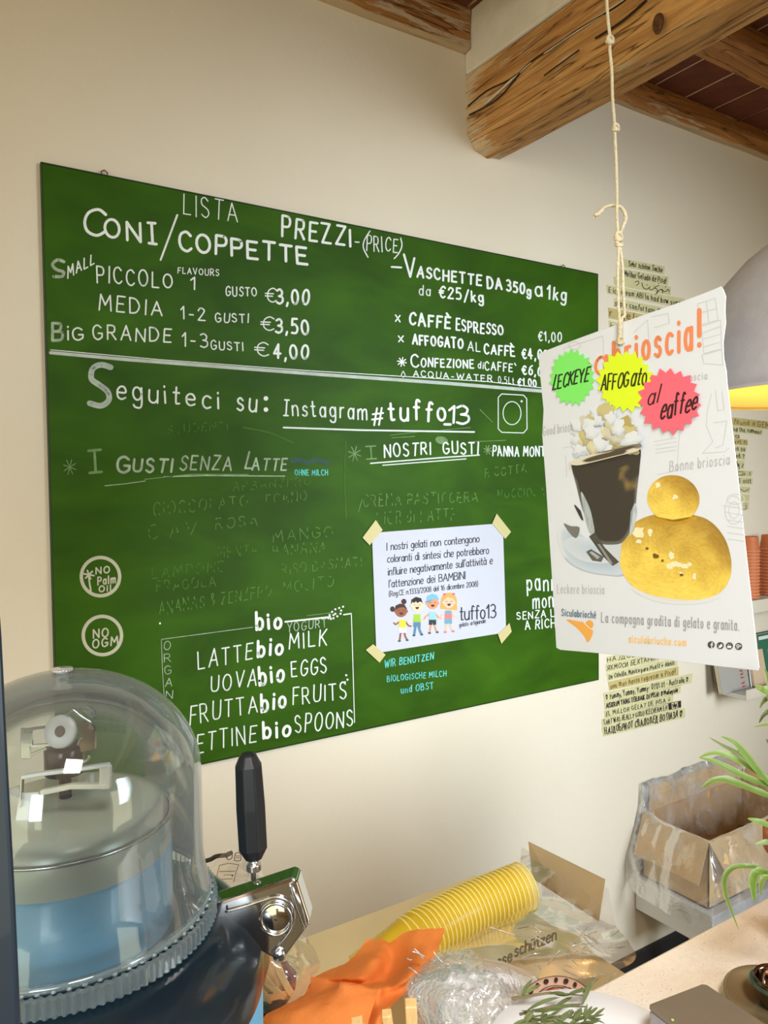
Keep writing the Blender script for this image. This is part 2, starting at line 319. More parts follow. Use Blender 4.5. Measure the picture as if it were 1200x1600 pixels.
    L(m3.outputs[0], b.inputs['Base Color']); b.inputs['Roughness'].default_value = .62; b.inputs['Specular IOR Level'].default_value = .3
    bp = N('ShaderNodeBump'); bp.inputs['Strength'].default_value = .6; bp.inputs['Distance'].default_value = .01; ad2 = N('ShaderNodeMath'); ad2.operation = 'SUBTRACT'; L(n1.outputs[0], ad2.inputs[0]); L(cr1.outputs[0], ad2.inputs[1]); L(ad2.outputs[0], bp.inputs['Height']); L(bp.outputs[0], b.inputs['Normal'])
    return m
M_BEAM = old_wood('beam_wood', 'y', (228, 172, 104), (150, 98, 50), .58, (-.13, 0, .17))
M_JOIST = old_wood('joist_wood', 'x', (206, 142, 76), (126, 76, 36), .66)
M_WJOIST = old_wood('wall_joist_wood', 'x', (216, 156, 90), (140, 88, 44), .60, (-.034, -.012, .32))
M_TILE = mat('terracotta', (116, 62, 42), .85, var=.22, scale=14, bump=.3, bscale=70)
M_MORTAR = mat('mortar', (214, 188, 158), .9, var=.12, scale=40, bump=.3)
M_WHITE = mat('white_lacquer', (226, 228, 230), .35, var=.02)
M_DARK = mat('dark_skirting', (34, 30, 32), .5)
M_FLOOR = mat('floor_tile', (120, 104, 90), .45, var=.15, scale=5)

# ------------------------------------------------------------------ room shell
ZC = 2.863
struct(MB().box((-2.6, 0, 0), (4.4, .12, 3.0)).build('wall_back', M_WALL))
struct(MB().box((4.4, -4.6, 0), (4.52, .12, 3.0)).build('wall_right', M_WALL))
struct(MB().box((-2.6, -4.6, -.06), (4.4, 0, 0)).build('floor', M_FLOOR))
struct(MB().box((-2.6, -4.6, ZC+.004), (4.4, 0, ZC+.05)).build('ceiling_mortar', M_MORTAR)).name = 'ceiling'
CE = bpy.data.objects['ceiling']
struct(MB().box((-2.6, -.014, 0), (4.4, 0, .045)).build('baseboard_back', M_DARK, bevel=.003))
# far side of the room, as far as the light and reflections need it
M_FAR = mat('far_wall', (150, 120, 92), .7)
bw = MB().box((-2.6, -4.72, 0), (-2.2, -4.6, 3)).box((-1.0, -4.72, 0), (1.8, -4.6, 3)).box((3.3, -4.72, 0), (4.4, -4.6, 3)).box((-2.2, -4.72, 0), (-1.0, -4.6, .7)).box((-2.2, -4.72, 2.4), (3.3, -4.6, 3))
struct(bw.build('wall_front', M_FAR))
# main beam, perpendicular to the chalkboard wall
def beam():
    sec = [(1.338, 2.70), (1.336, 2.62), (1.342, 2.545), (1.362, 2.508), (1.41, 2.500), (1.455, 2.505), (1.505, 2.543), (1.545, 2.60), (1.555, 2.66), (1.555, 2.70)]
    dense = []
    for a, b in zip(sec, sec[1:]):
        for q in range(4): dense.append((a[0]+(b[0]-a[0])*q/4, a[1]+(b[1]-a[1])*q/4))
    dense.append(sec[-1]); dense += [(1.50, 2.705), (1.42, 2.705)]
    rows = []; n = 130
    for i in range(n+1):
        y = 0.03-4.5*(i/n)**1.4; r = []
        for k, (x, z) in enumerate(dense):
            d = noise.noise(V((x*26, y*1.7, z*26)))*.006+noise.noise(V((x*60, y*5, z*60)))*.0025
            nx, nz = x-1.446, z-2.62; l = math.hypot(nx, nz); g = 0
            r.append(V((x+nx/l*d, y, z+nz/l*d)))
        r.append(r[0].copy()); rows.append(r)
    g = MB().grid(rows); m = len(rows[0]); g.f.append(tuple(range(m-1)))
    return g.build('ceiling_beam', M_BEAM, smooth=True)
o = beam(); tag(o, 'massive old hewn timber beam running out from the wall above the chalkboard', 'beam')
# drying cracks and a knot on the beam, as real dark grooves
bm_ = o
def beam_pt(px, py, x=1.336): return PX(px, py, x-.0035)
M_CRACK = mat('crack_dark', (44, 26, 12), .9); M_LIME = mat('limewash', (214, 198, 168), .85, var=.1, scale=60)
def strip3(pts, ws, m, name, parent):
    mb = MB(); P = [beam_pt(*p) for p in pts]; vs = []
    for i, p in enumerate(P):
        w_ = ws[i] if isinstance(ws, (list, tuple)) else ws; vs += [p+V((0, 0, w_)), p-V((0, 0, w_))]
    mb.add(vs, [(2*i, 2*i+1, 2*i+3, 2*i+2) for i in range(len(P)-1)]); return mb.build(name, m, parent, solid=.002)
strip3(cr([(731, 166, ), (760, 142), (800, 122), (830, 96), (868, 70), (905, 45), (960, 12), (990, -10)], 3), .0014, M_CRACK, 'crack', bm_)
strip3(cr([(733, 180), (770, 160), (790, 142), (812, 114)], 3), .0016, M_CRACK, 'crack', bm_)
strip3(cr([(930, 60), (965, 38), (990, 18), (1010, 0)], 3), .002, M_CRACK, 'crack', bm_)
strip3(cr([(850, 118), (880, 96), (905, 78)], 3), .0012, M_CRACK, 'crack', bm_)
strip3(cr([(757, 164), (783, 140), (800, 124), (812, 112), (830, 98)], 3), [.001]+[.003]*10+[.001, .001], M_LIME, 'limewash_streak', bm_)
strip3(cr([(850, 84), (880, 62), (930, 30), (975, 0)], 3), [.001]+[.0028]*8+[.002], M_LIME, 'limewash_streak', bm_)
kn = PX(1027, 36, 1.332); b_ = MB()
for r_, h_ in ((.016, 0), (.011, .001), (.006, .002)): pass
mb = MB(); mb.lathe(kn, [(.017, -.004), (.015, .0005), (.010, .0015), (.004, .0)], 16, axis=V((-1, 0, 0)))
for v in mb.v: v.y = kn.y+(v.y-kn.y)*.75; v.z = kn.z+(v.z-kn.z)*1.25
ko = mb.build('knot', mat('knot_wood', (96, 58, 28), .8, var=.5, scale=120), bm_, smooth=True)
# plaster infill above the beam
b2 = MB().box((1.334, -4.6, 2.703), (1.56, 0.0, ZC+.012)).build('trim_1', mat('white_plaster', (226, 216, 200), .8, bump=.15, bscale=20), bevel=.006); struct(b2)
# joists parallel to the wall
def joist(x0, x1, y0, y1, z0, name, m, label, wob=.003, parent=None):
    rows = []; sec = [(y0, ZC), (y0, (z0+ZC)/2), (y0+.003, z0+.004), ((y0+y1)/2, z0), (y1-.003, z0+.004), (y1, (z0+ZC)/2), (y1, ZC)]; n = 60
    for i in range(n+1):
        x = x0+(x1-x0)*i/n; r = []
        for (y, z) in sec:
            d = noise.noise(V((x*4, y*30, z*30)))*wob; r.append(V((x, y+d, min(ZC, z+d*.8))))
        rows.append(r+[r[0].copy()])
    g = MB().grid(rows); m_ = len(rows[0]); g.f += [tuple(range(m_-1)), tuple(len(g.v)-m_+q for q in range(m_-1))]
    o = g.build(name, m, None, auto=50); tag(o, label, 'joist'); return o
joist(-2.5, 1.330, -.030, .02, 2.757, 'wall_joist', M_WJOIST, 'flaking timber joist along the wall, left of the big beam', .006)
joist(1.562, 4.3, -.034, .02, 2.782, 'wall_joist', M_WJOIST, 'flaking limewashed timber joist along the wall, right of the big beam', .009)
JY = [-.306-.333*k for k in range(13)]
for k, y in enumerate(JY):
    near = ('first', 'second', 'third', 'fourth', 'fifth', 'sixth', 'seventh', 'eighth', 'ninth', 'tenth', 'eleventh', 'twelfth', 'thirteenth')[k]
    if k < 3: joist(1.562, 4.3, y-.072, y, 2.77, 'ceiling_joist', M_JOIST, 'brown timber joist right of the beam, %s one out from the wall' % near)
    if k < 2: joist(-2.5, 1.330, y-.072, y, 2.77, 'ceiling_joist', M_JOIST, 'brown timber joist left of the beam, %s one out from the wall' % near)
# terracotta tiles between the joists: each a piece of the ceiling
tm = None; tw = .153
for k in range(4):
    ya = -.028 if k == 0 else JY[k-1]-.06; yb = JY[k]-.005
    for i in range(26):
        x0 = .55+.006+i*tw
        if x0 > 4.2 or (1.27 < x0 < 1.50 and False): continue
        key = (k == 0)
        me = MB().box((-tw/2+.005, -(ya-yb)/2+.003, 0), (tw/2-.005, (ya-yb)/2-.003, .03))
        t = me.build('tile', M_TILE, None, bevel=.0025, seg=1); t.parent = CE; t.location = (x0+tw/2, (ya+yb)/2, ZC+random.uniform(-.0015, .0015)); t.rotation_euler = (0, 0, random.uniform(-.006, .006))

# ------------------------------------------------------------------ chalkboard
def board_mat():
    m, nt, b, out = base_mat('chalkboard_green'); N = nt.nodes.new; L = nt.links.new
    tc = N('ShaderNodeTexCoord'); mp = N('ShaderNodeMapping'); L(tc.outputs['Object'], mp.inputs[0]); mp.inputs['Scale'].default_value = (1.6, 1, 3.5); mp.inputs['Rotation'].default_value = (0, .35, 0)
    n = N('ShaderNodeTexNoise'); n.inputs['Scale'].default_value = 2.5; n.inputs['Detail'].default_value = 7; n.inputs['Distortion'].default_value = .7; L(mp.outputs[0], n.inputs['Vector'])
    r = N('ShaderNodeValToRGB'); r.color_ramp.elements[0].position = .35; r.color_ramp.elements[1].position = .8
    r.color_ramp.elements[0].color = s2l((43, 76, 5))+(1,); r.color_ramp.elements[1].color = s2l((60, 102, 9))+(1,); L(n.outputs[0], r.inputs[0]); L(r.outputs[0], b.inputs['Base Color'])
    b.inputs['Roughness'].default_value = .5; b.inputs['Specular IOR Level'].default_value = .12; return m
x0, x1, z0, z1 = .2637, 1.8386, .9841, 2.2374
BD = thing('chalkboard', 'large green chalkboard price list screwed to the plaster wall', 'chalkboard', ((x0+x1)/2, -.006, z0))
MB().box((x0, -.012, z0), (x1, -.001, z1)).build('panel', board_mat(), BD, bevel=.0015)
e_ = mat('board_edge', (30, 48, 20), .5)
ed = MB().box((x0-.002, -.0125, z0-.002), (x1+.002, -.0005, z0)).box((x0-.002, -.0125, z1), (x1+.002, -.0005, z1+.002)).box((x0-.002, -.0125, z0), (x0, -.0005, z1)).box((x1, -.0125, z0), (x1+.002, -.0005, z1))
ed.build('edge_strip', e_, BD)
def hook(px, py):
    p = PY(px, py, -.008); mb = MB(); mb.tube([p+V((-.006, 0, -.006)), p+V((-.006, 0, .004)), p+V((0, 0, .008)), p+V((.006, 0, .004)), p+V((.005, 0, -.006))], .0014, 6)
    return mb.build('hook', mat('hook_metal', (110, 90, 60), .4, .8), BD)
hook(163, 272); hook(880, 418); hook(431, 1163)
BY = -.0122
def fb(px, py, lift): return PY(px, py, BY-lift)
M_CH = mat('chalk_white', (222, 228, 222), .9, var=.06, scale=80)
M_CHB = mat('chalk_bold', (232, 236, 232), .9, var=.05, scale=80)
M_CHG = mat('chalk_grey', (158, 172, 150), .9, var=.25, scale=50)
M_CHM = mat('chalk_mid', (112, 142, 92), .9, var=.25, scale=50)
M_CHF = mat('chalk_faint', (80, 122, 52), .9, var=.2, scale=40)
M_CHV = mat('chalk_ghost', (66, 110, 36), .9, var=.15, scale=40)
M_CY = mat('chalk_cyan', (96, 196, 186), .9, var=.2, scale=60)
M_PU = mat('chalk_violet', (54, 84, 72), .9, var=.1, scale=60)
def W(m, items, lift=.0006, drop=0.0):
    for it in items:
        if isinstance(it[0], str):
            t = it[0]; kw = it[-1] if isinstance(it[-1], dict) else {}; a = it[1:-1] if isinstance(it[-1], dict) else it[1:]
            p = Print(fb, lift); p.text(t.split('~')[-1], *a[:5], h1=a[5], w=a[6]*.84, jit=kw.pop('jit', .045), drop=drop, **kw)
            p.build('lettering', m, BD)
        else:
            p = Print(fb, lift); p.stroke(it[0], it[1]); p.build('chalk_line', m, BD)
W(M_CH, [("LISTA", 287, 335, 371, 346, 32, 28, 2.2), ("PRICE", 573, 391, 621, 394, 25, 21, 2.2), ([(555, 378), (561, 378.5)], 2),
    (cr([(578, 361), (569, 376), (568, 388), (575, 402)], 4), 2), (cr([(626, 372), (628, 384), (623, 396), (616, 404)], 4), 2), ([(277, 336), (251, 406)], 3.2),
    ("MALL", 106, 434, 147, 411, 18, 16, 2.6), ("PICCOLO", 152, 441, 269, 450, 27, 22, 3), ("FLAVOURS", 278, 427, 342, 431, 9, 10, 1.8), ("1", 298, 451, 305, 452, 19, 19, 3), ("GUSTO", 353, 462, 401, 463, 14, 13, 2.4),
    ("€", 414, 471, 431, 472, 21, 21, 2.4), ("MEDIA", 155, 485, 253, 494, 24, 21, 3), ("1-2", 283, 498, 320, 501, 20, 20, 2.8), ("GUSTI", 337, 503, 388, 504, 14, 13, 2.4), ("€", 407, 516, 427, 517, 22, 22, 2.4),
    ("GRANDE", 146, 530, 267, 535, 22, 20, 3), ("1-3", 285, 541, 324, 544, 22, 22, 2.8), ("GUSTI", 330, 546, 380, 548, 14, 12, 2.4), ("€", 398, 555, 419, 556, 22, 21, 2.4),
    ("Seguiteci~eguiteci", 183, 622, 342, 639, 31, 28, 3.6), ("su", 371, 641, 400, 644, 32, 28, 3.6), ("|nstagram", 443, 649, 573, 655, 25, 25, 3), ([(443, 668), (560, 672), (741, 675)], 2.6),
    ([(694.5, 663), (704, 663.2)], 4), ("da", 655, 460, 672, 462, 16, 16, 2.2), ("AL", 731, 547, 750, 549, 14, 14, 2.2), ("di", 747, 575, 755, 576, 10, 10, 2), ("CAFFE`", 758, 578, 806, 581, 13, 12, 2.5),
    ("€1,00", 841, 532, 877, 534, 15, 14, 2.4), ("0,5Lt", 779, 598, 803, 600, 10, 10, 1.5), ("ACQUA-WATER", 646, 588, 769, 596.5, 9, 9.5, 2), ("NOSTRI", 601, 715, 673, 709, 20, 18, 3), ("GUSTI", 693, 709, 747, 709, 18, 18, 3),
    ([(579, 724), (690, 715), (749, 711)], 2), ([(598, 727), (728, 717)], 1.6), ("PANNA MONTATA", 770, 712, 878, 713, 15, 15, 2.6), ("LATTE", 310, 1046, 394, 1030, 28, 25, 2.6), ("MILK", 452, 1015, 510, 1007, 24, 24, 2.6),
    ("UOVA", 330, 1082, 400, 1070, 25, 25, 2.6), ("EGGS", 456, 1058, 510, 1051, 24, 24, 2.6), ("FRUTTA", 297, 1132, 402, 1112, 30, 26, 2.6), ("FRUITS", 458, 1101, 541, 1091, 25, 25, 2.6), ("PA", 246, 1187, 281, 1180, 31, 31, 2.6), ("LETTINE", 291, 1179, 400, 1159, 30, 26, 2.6), ("SPOONS", 462, 1146, 551, 1134, 28, 25, 2.6),
    ("panna", 824, 923, 882, 921, 26, 26, 2.8), ("montata", 833, 950, 905, 944, 24, 24, 2.6), ("SENZA LATTE", 808, 968, 905, 960, 11, 11, 2), ("A RICHIESTA", 821, 984, 912, 976, 14, 14, 2.2), ([(549, 958.6), (551.5, 1040), (554, 1129)], 1.3), ([(537, 960.5), (549, 958.6)], 2)])
W(M_CHB, [("PREZZI", 441, 370, 548, 384, 31, 27, 4.6), ("C", 131, 368, 163, 370, 42, 42, 5.6), ("ON|", 164, 369, 245, 381, 26, 31, 5.2), ("COPPETTE", 281, 391, 480, 413, 30, 25, 5.2, {'gap': 30}),
    ("3,00", 433, 475, 482, 476, 22, 22, 4.2), ("3,50", 431, 520, 482, 522, 22, 22, 4.2), ("4,00", 428, 560, 481, 561, 21, 21, 4.2), ("#", 581, 664, 598, 663, 24, 24, 3.4), ("tuffo", 608, 655, 696, 658, 29, 29, 4.6), ("1", 701, 660, 710, 661, 25, 25, 4.4), ("3", 714, 663, 732, 663, 29, 29, 4.4),
    ([(612, 417), (627, 418)], 3), ("V", 633, 432, 649, 433, 35, 30, 4), ("ASCHETTE", 652, 433, 752, 446, 16, 16, 3.8), ("DA", 762, 450, 784, 452, 18, 17, 4), ("350g", 792, 454, 829, 462, 18, 14, 3.8), ("a", 837, 463, 847, 463, 22, 22, 3.4), ("1kg", 855, 466, 884, 470, 20, 18, 3.4),
    ("€25/kg", 686, 465, 755, 472, 17, 16, 3.4), ("CAFFÈ", 640, 507, 703, 513, 19, 17, 4), ("ESPRESSO", 713, 516, 786, 524, 17, 15, 3.2), ("AFFOGATO", 645, 537, 723, 545, 15, 15, 3.6), ("CAFFÈ", 757, 552, 804, 557, 15, 14, 3.2), ("€4,00", 816, 560, 856, 563, 15, 15, 3),
    ("C", 643, 574, 654, 574, 20, 20, 3.2), ("ONFEZIONE", 658, 573, 740, 575, 13, 12, 2.9), ("€6,00", 816, 584, 856, 589, 14, 14, 3), ("€1.00", 809, 602, 838, 604, 11, 11, 2.6), ("bio", 401, 985, 439, 981, 26, 24, 5.4), ("bio", 403, 1026, 441, 1021, 26, 25, 5.2), ("bio", 406, 1070, 443, 1063, 27, 26, 5.2), ("bio", 409, 1112, 446, 1105, 27, 26, 5.2), ("bio", 412, 1155, 453, 1148, 26, 24, 5.2),
    ([(445.5, 971.6), (480, 968), (516, 964)], 2.6), ([(618, 492), (625, 503)], 2.2), ([(625, 493), (618, 502)], 2.2), ([(622.5, 525), (630, 534)], 2.2), ([(630, 525), (623, 534)], 2.2)])
p = Print(fb); [p.ell(415.5, y, 3.6, 3.6) for y in (622.5, 640)]; p.build('lettering', M_CHB, BD)
p = Print(fb)
for k in range(4): a = pi*k/4+.2; p.stroke([(628-7*cos(a), 565.5-7*sin(a)), (628+7*cos(a), 565.5+7*sin(a))], 1.8)
p.build('chalk_star', M_CHB, BD)
p = Print(fb); p.stroke(cr([(630, 580), (627, 586), (630, 589.5), (633, 586), (630, 580)], 4), 1.4); p.build('chalk_drop', M_CH, BD)
# wide ruled line under the prices
p = Print(fb, .0004); p.stroke([(79, 551), (200, 562), (330, 572), (500, 585), (700, 599), (846, 611)], 5.2); p.build('ruled_line', mat('line_grey', (186, 194, 186), .9, var=.12, scale=30), BD)
p = Print(fb, .0005); p.stroke([(79, 546.5), (250, 562), (480, 579), (760, 596), (846, 606)], 1.2); p.build('ruled_line', M_CHB, BD)
# S capital, filled
p = Print(fb, .0005); p.stroke(cr([(173, 574), (158, 570), (145, 576), (143, 592), (156, 602), (168, 612), (170, 625), (158, 634), (140, 630)], 5), 9); p.build('lettering', mat('chalk_filled', (172, 184, 172), .9, var=.15, scale=60), BD)
p = Print(fb, .0005); p.stroke(cr([(100, 409), (90, 406), (82, 413), (88, 421), (99, 425), (97, 432), (84, 432)], 5), 5); p.text("B", 82, 532, 98, 532, 27, w=4.5); p.build('lettering', M_CHG, BD)
W(M_CH, [("i", 105, 531, 108, 531, 22, 22, 3.2), ("G", 114, 531, 130, 531, 19, 19, 3.2)])
W(M_CHG, [("G", 183, 737, 202, 738, 26, 26, 5), ("USTI", 208, 737, 268, 738, 20, 20, 4.4, {'slant': .15}), ("SENZA", 281, 734, 361, 734.5, 23, 20, 3.2, {'slant': .12}), ("L", 383, 732, 393, 732, 26, 26, 3.6, {'slant': .2}), ("ATTE", 394, 735, 447, 735, 18, 18, 3.2, {'slant': .12}),
    ("YOGURT", 449, 988, 510, 979, 14, 13, 1.8), ([(256, 745), (320, 743), (445, 744)], 1.8), ([(164, 759), (195, 756), (227, 751.5)], 1.3), ([(252, 999), (320, 990), (395, 980)], 1.1), ([(252, 999), (254, 1050), (258, 1110)], 1.1)])
for i, ch in enumerate("ORGANIC"):
    W(M_CHG, [(ch, 256+i*.8, 1016+i*19, 266+i*.8 if ch != 'I' else 262, 1015+i*19, 13, 13, 1.6)])
W(M_CHM, [("|", 139, 740, 160, 738, 34, 34, 5), ("|", 572, 718, 589, 717, 20, 20, 2.6), ([(226, 749), (300, 741), (388, 741.5)], 1.4)])
for cx, cy, r_, m_ in ((109, 730, 10, M_CHM), (554, 709, 10, M_CHM), (762, 703, 6, M_CHM)):
    p = Print(fb)
    for k in range(4): a = pi*k/4+.3; p.stroke([(cx-r_*cos(a), cy-r_*1.2*sin(a)), (cx+r_*cos(a), cy+r_*1.2*sin(a))], 1.6)
    p.build('chalk_star', m_, BD)
W(M_CHF, [("CIOCCOLATO", 240, 807, 386, 790, 21, 15, 2), ("ECANO", 416, 788, 479, 781, 15, 14, 1.8), ("C AV", 232, 843, 306, 834, 24, 18, 2.2), ("ROSA", 337, 827, 402, 821, 17, 15, 2), ("MANGO", 427, 847, 520, 838, 18, 16, 1.9), ("BANANA", 427, 868, 509, 862, 15, 15, 1.9),
    ("RISO BASMATI", 441, 898, 565, 884, 15, 15, 1.8), ("MOJITO", 443, 927, 521, 915, 17, 16, 1.9), ("ANANAS & ZENZERO", 249, 961, 423, 930, 20, 17, 1.8), ("CREMA PASTICCERA", 568, 792, 746, 783, 19, 14, 2.2), ("FIOR di LATTE", 590, 819, 711, 812, 19, 17, 2), ("RICOTTA", 758, 746, 822, 738, 14, 12, 1.8)], drop=.36)
W(M_CHV, [("FRAGOLA", 245, 924, 337, 915, 16, 15, 2.2), ("LAMPONE", 238, 904, 350, 892, 17, 15, 2.2), ("ARBANZERO", 364, 767, 485, 757, 13, 12, 2), ("NOCCIOLA", 778, 779, 850, 774, 13, 12, 2), ("STUDENTI", 262, 678, 356, 671, 13, 13, 2), ("MENTA", 340, 872, 402, 866, 16, 15, 2), ([(540, 690), (538, 745), (541, 810)], 1.6), (cr([(380, 668), (420, 676), (458, 692)], 4), 2)], drop=.38)
p = Print(fb, .0003); p.ell(690, 688, 10, 6, .2); p.build('smudge', M_CHM, BD)
W(M_CY, [("OHNE MILCH", 461, 742.5, 512, 742.5, 8.5, 8.5, 1.6), ("WIR BENUTZEN", 601, 1043, 677, 1030, 11, 10, 1.8), ("BIOLOGISCHE MILCH", 605, 1065, 697, 1056, 9, 9, 1.5), ("und OBST", 627, 1083.5, 677, 1076, 10, 10, 1.6)])
p = Print(fb, .0003); p.stroke([(456, 720), (468, 718), (480, 723), (498, 718), (512, 724)], 8); p.build('smudge', M_PU, BD)
# round marks
M_LOGO = mat('paint_cream', (196, 194, 172), .8, var=.05)
for cx, cy, tx in ((157, 901, 0), (160, 993, 1)):
    p = Print(fb); p.ring(cx, cy, 30, 30, 5.4)
    if tx: p.text("NO", 146, 997, 169, 994.5, 13, w=2.4); p.text("OGM", 145, 1013, 184, 1007, 13, w=2.4)
    else:
        p.text("NO", 150, 897, 171, 894.7, 10, w=2.2); p.text("Palm", 153, 914, 180, 910.5, 12, w=2.2); p.text("Oil", 155, 925, 173, 923, 9, w=2.2)
        p.stroke([(142, 923), (140, 912), (138.5, 899)], 2.8)
        for k in range(6): a = pi*k/3+.2; p.stroke([(139, 898), (139+8*cos(a), 898+7*sin(a))], 2.6)
    p.build('painted_badge', M_LOGO, BD)
# camera glyph beside the hashtag
p = Print(fb); r0 = 6; xs = [(784, 615.5), (818, 617.5), (823, 623), (823.5, 670), (818, 676.5), (784, 675.5), (778.5, 670), (778.5, 621), (784, 615.5)]
p.stroke(xs, 1.5); p.ring(800, 645.5, 14, 18, 1.4, 36); p.ell(815, 627, 1.6, 1.8); p.build('camera_icon', M_CH, BD)
# dotted leaf by the organic list
p = Print(fb)
for (x, y) in [(513, 966), (515, 961), (519, 956), (524, 952), (530, 950), (536, 948), (533, 954), (532, 959), (527, 963), (521, 966), (517, 967), (521, 961), (524, 959), (541, 1055), (543, 1062), (539, 1066), (250, 974)]: p.ell(x, y, 1.7, 1.7, n=8)
p.build('chalk_dots', M_CHB, BD)['kind'] = 'stuff'
p = Print(fb, .0003)
for (a, b) in [((610, 680), (660, 674)), ((612, 684), (648, 682)), ((480, 962), (520, 957)), ((690, 672), (735, 668)), ((740, 690), (790, 688)), ((750, 640), (770, 660)), ((560, 800), (566, 780))]: p.stroke([a, b], 1.0)
p.build('chalk_scuff', M_CHM, BD)['kind'] = 'stuff'

# ------------------------------------------------------------------ paper notice taped on the board
def fn(px, py, lift): return PY(px, py, -.0150-lift)
NT = thing('paper_notice', 'white printed notice about children taped to the green chalkboard', 'notice', PY(690, 1000, -.0146))
cs = [PY(*p, -.0146) for p in ((581, 832.6), (785.6, 817.5), (790.8, 988), (588, 1020.5))]
MB().prism(cs, (0, -.0004, 0)).build('sheet', mat('paper_white', (198, 199, 210), .7, var=.01), NT)
M_INK = mat('ink_dark', (42, 38, 48), .7)
for t, a, b, c, d, h, w_ in (("I nostri gelati non contengono", 604.4, 860, 749, 847, 11.5, 1.15), ("coloranti di sintesi che potrebbero", 605.5, 879, 763.7, 865, 11.5, 1.15), ("influire negativamente sull'attività e", 606.6, 899, 769.7, 881, 11.5, 1.15),
    ("l'attenzione dei BAMBINI", 607.7, 918, 727, 904.5, 11.5, 1.15), ("(Reg.CE n.1333/2008 del 16 dicembre 2008)", 608, 932, 746.8, 916, 8, .85), ("tuffo13", 719, 969, 774.5, 965, 21, 1.9), ("gelato artigianale", 717.7, 979.8, 759, 973, 6.5, .7)):
    p = Print(fn); p.text(t, a, b, c, d, h, w=w_, gap=16, space=44); p.build('lettering', M_INK, NT)
def q7(x, y): return 560+x/4.615, 800+y/4.615
KC = {}
def kcol(c):
    if c not in KC: KC[c] = mat('print_%d_%d_%d' % c, c, .7, var=.02)
    return KC[c]
def kid(cx, cy, skin, hair, top, pants, kind):
    root = None; lift = [.0006]
    layers = []
    def E(x, y, rx, ry, c, rot=0): layers.append((c, 'e', x, y, rx, ry, rot))
    def S(pts, w_, c): layers.append((c, 's', pts, w_))
    def Pq(pts, c): layers.append((c, 'p', pts))
    bx = cx+ {0: 10, 1: 0, 2: 0, 3: -4}[kind]
    # back hair
    if kind == 0: E(cx-62, cy-12, 17, 20, hair); E(cx+20, cy-66, 19, 20, hair)
    if kind == 3: E(cx, cy-5, 58, 62, hair); Pq([(cx-58, cy-5), (cx-62, cy+50), (cx+60, cy+62), (cx+56, cy-5)], hair)
    # arms, legs
    S([(bx-22, cy+80), (bx-50, cy+100), (bx-62, cy+88 if kind == 0 else cy+118)], 11, skin); S([(bx+22, cy+80), (bx+44, cy+108), (bx+62, cy+112)], 11, skin)
    hipy = cy+150
    S([(bx-10, hipy), (bx-16, hipy+34), (bx-20, hipy+62)], 13 if kind != 1 else 17, pants if kind == 1 else skin); S([(bx+12, hipy), (bx+20, hipy+34), (bx+32, hipy+58)], 13 if kind != 1 else 17, pants if kind == 1 else skin)
    E(bx-22, hipy+68, 11, 7, (70, 80, 90) if kind != 3 else (220, 110, 110)); E(bx+34, hipy+62, 11, 7, (70, 80, 90) if kind != 3 else (220, 110, 110))
    Pq([(bx-24, cy+66), (bx+24, cy+66), (bx+26, cy+128), (bx-26, cy+128)], top); Pq([(bx-26, cy+122), (bx+26, cy+122), (bx+26, cy+158), (bx+4, cy+160), (bx, cy+140), (bx-4, cy+160), (bx-26, cy+158)], pants)
    if kind == 3: Pq([(bx-18, cy+62), (bx+18, cy+62), (bx+20, cy+90), (bx-20, cy+90)], pants)
    # head
    E(cx, cy, 42 if kind else 44, 46, skin); E(cx-42, cy+4, 7, 10, skin); E(cx+42, cy+4, 7, 10, skin)
    # hair on top
    if kind == 0: Pq([(cx-44, cy), (cx-40, cy-36), (cx-8, cy-52), (cx+26, cy-44), (cx+44, cy-6), (cx+18, cy-26), (cx-12, cy-22), (cx-32, cy-12)], hair)
    if kind == 1: Pq([(cx-42, cy-8), (cx-40, cy-40), (cx-8, cy-60), (cx+30, cy-50), (cx+43, cy-8), (cx+34, cy-22), (cx+18, cy-26), (cx+4, cy-14), (cx-8, cy-28), (cx-22, cy-14), (cx-30, cy-24)], hair)
    if kind == 2: Pq([(cx-42, cy-10), (cx-38, cy-48), (cx-4, cy-66), (cx+32, cy-54), (cx+46, cy-22), (cx+4, cy-26), (cx-34, cy-4)], (120, 180, 205)); Pq([(cx-58, cy-6), (cx-40, cy-14), (cx+4, cy-26), (cx-30, cy-2)], (90, 150, 180))
    if kind == 3: Pq([(cx-46, cy-4), (cx-42, cy-42), (cx-4, cy-60), (cx+38, cy-46), (cx+46, cy-4), (cx+28, cy-26), (cx-10, cy-34)], hair); E(cx-32, cy-54, 11, 8, (225, 100, 110)); E(cx+34, cy-56, 11, 8, (225, 100, 110))
    # face: closed smiling eyes, nose, mouth
    for sx in (-1, 1): S([(cx+sx*17-7, cy), (cx+sx*17, cy-5), (cx+sx*17+7, cy)], 2.6, (50, 30, 25))
    Pq([(cx-14, cy+14), (cx+16, cy+12), (cx+10, cy+26), (cx, cy+30), (cx-8, cy+26)], (90, 20, 25)); S([(cx-1, cy+4), (cx+3, cy+8)], 2.2, (170, 110, 90))
    n = 0; root = thing
    for L_ in layers:
        n += 1; p = Print(fn, .0006+n*.00004)
        if L_[1] == 'e': x, y = q7(L_[2], L_[3]); p.ell(x, y, L_[4]/4.615, L_[5]/4.615, L_[6], 20)
        elif L_[1] == 's': p.stroke([q7(*t) for t in L_[2]], L_[3]/4.615)
        else: p.poly([q7(*t) for t in L_[2]])
        yield L_[0], p
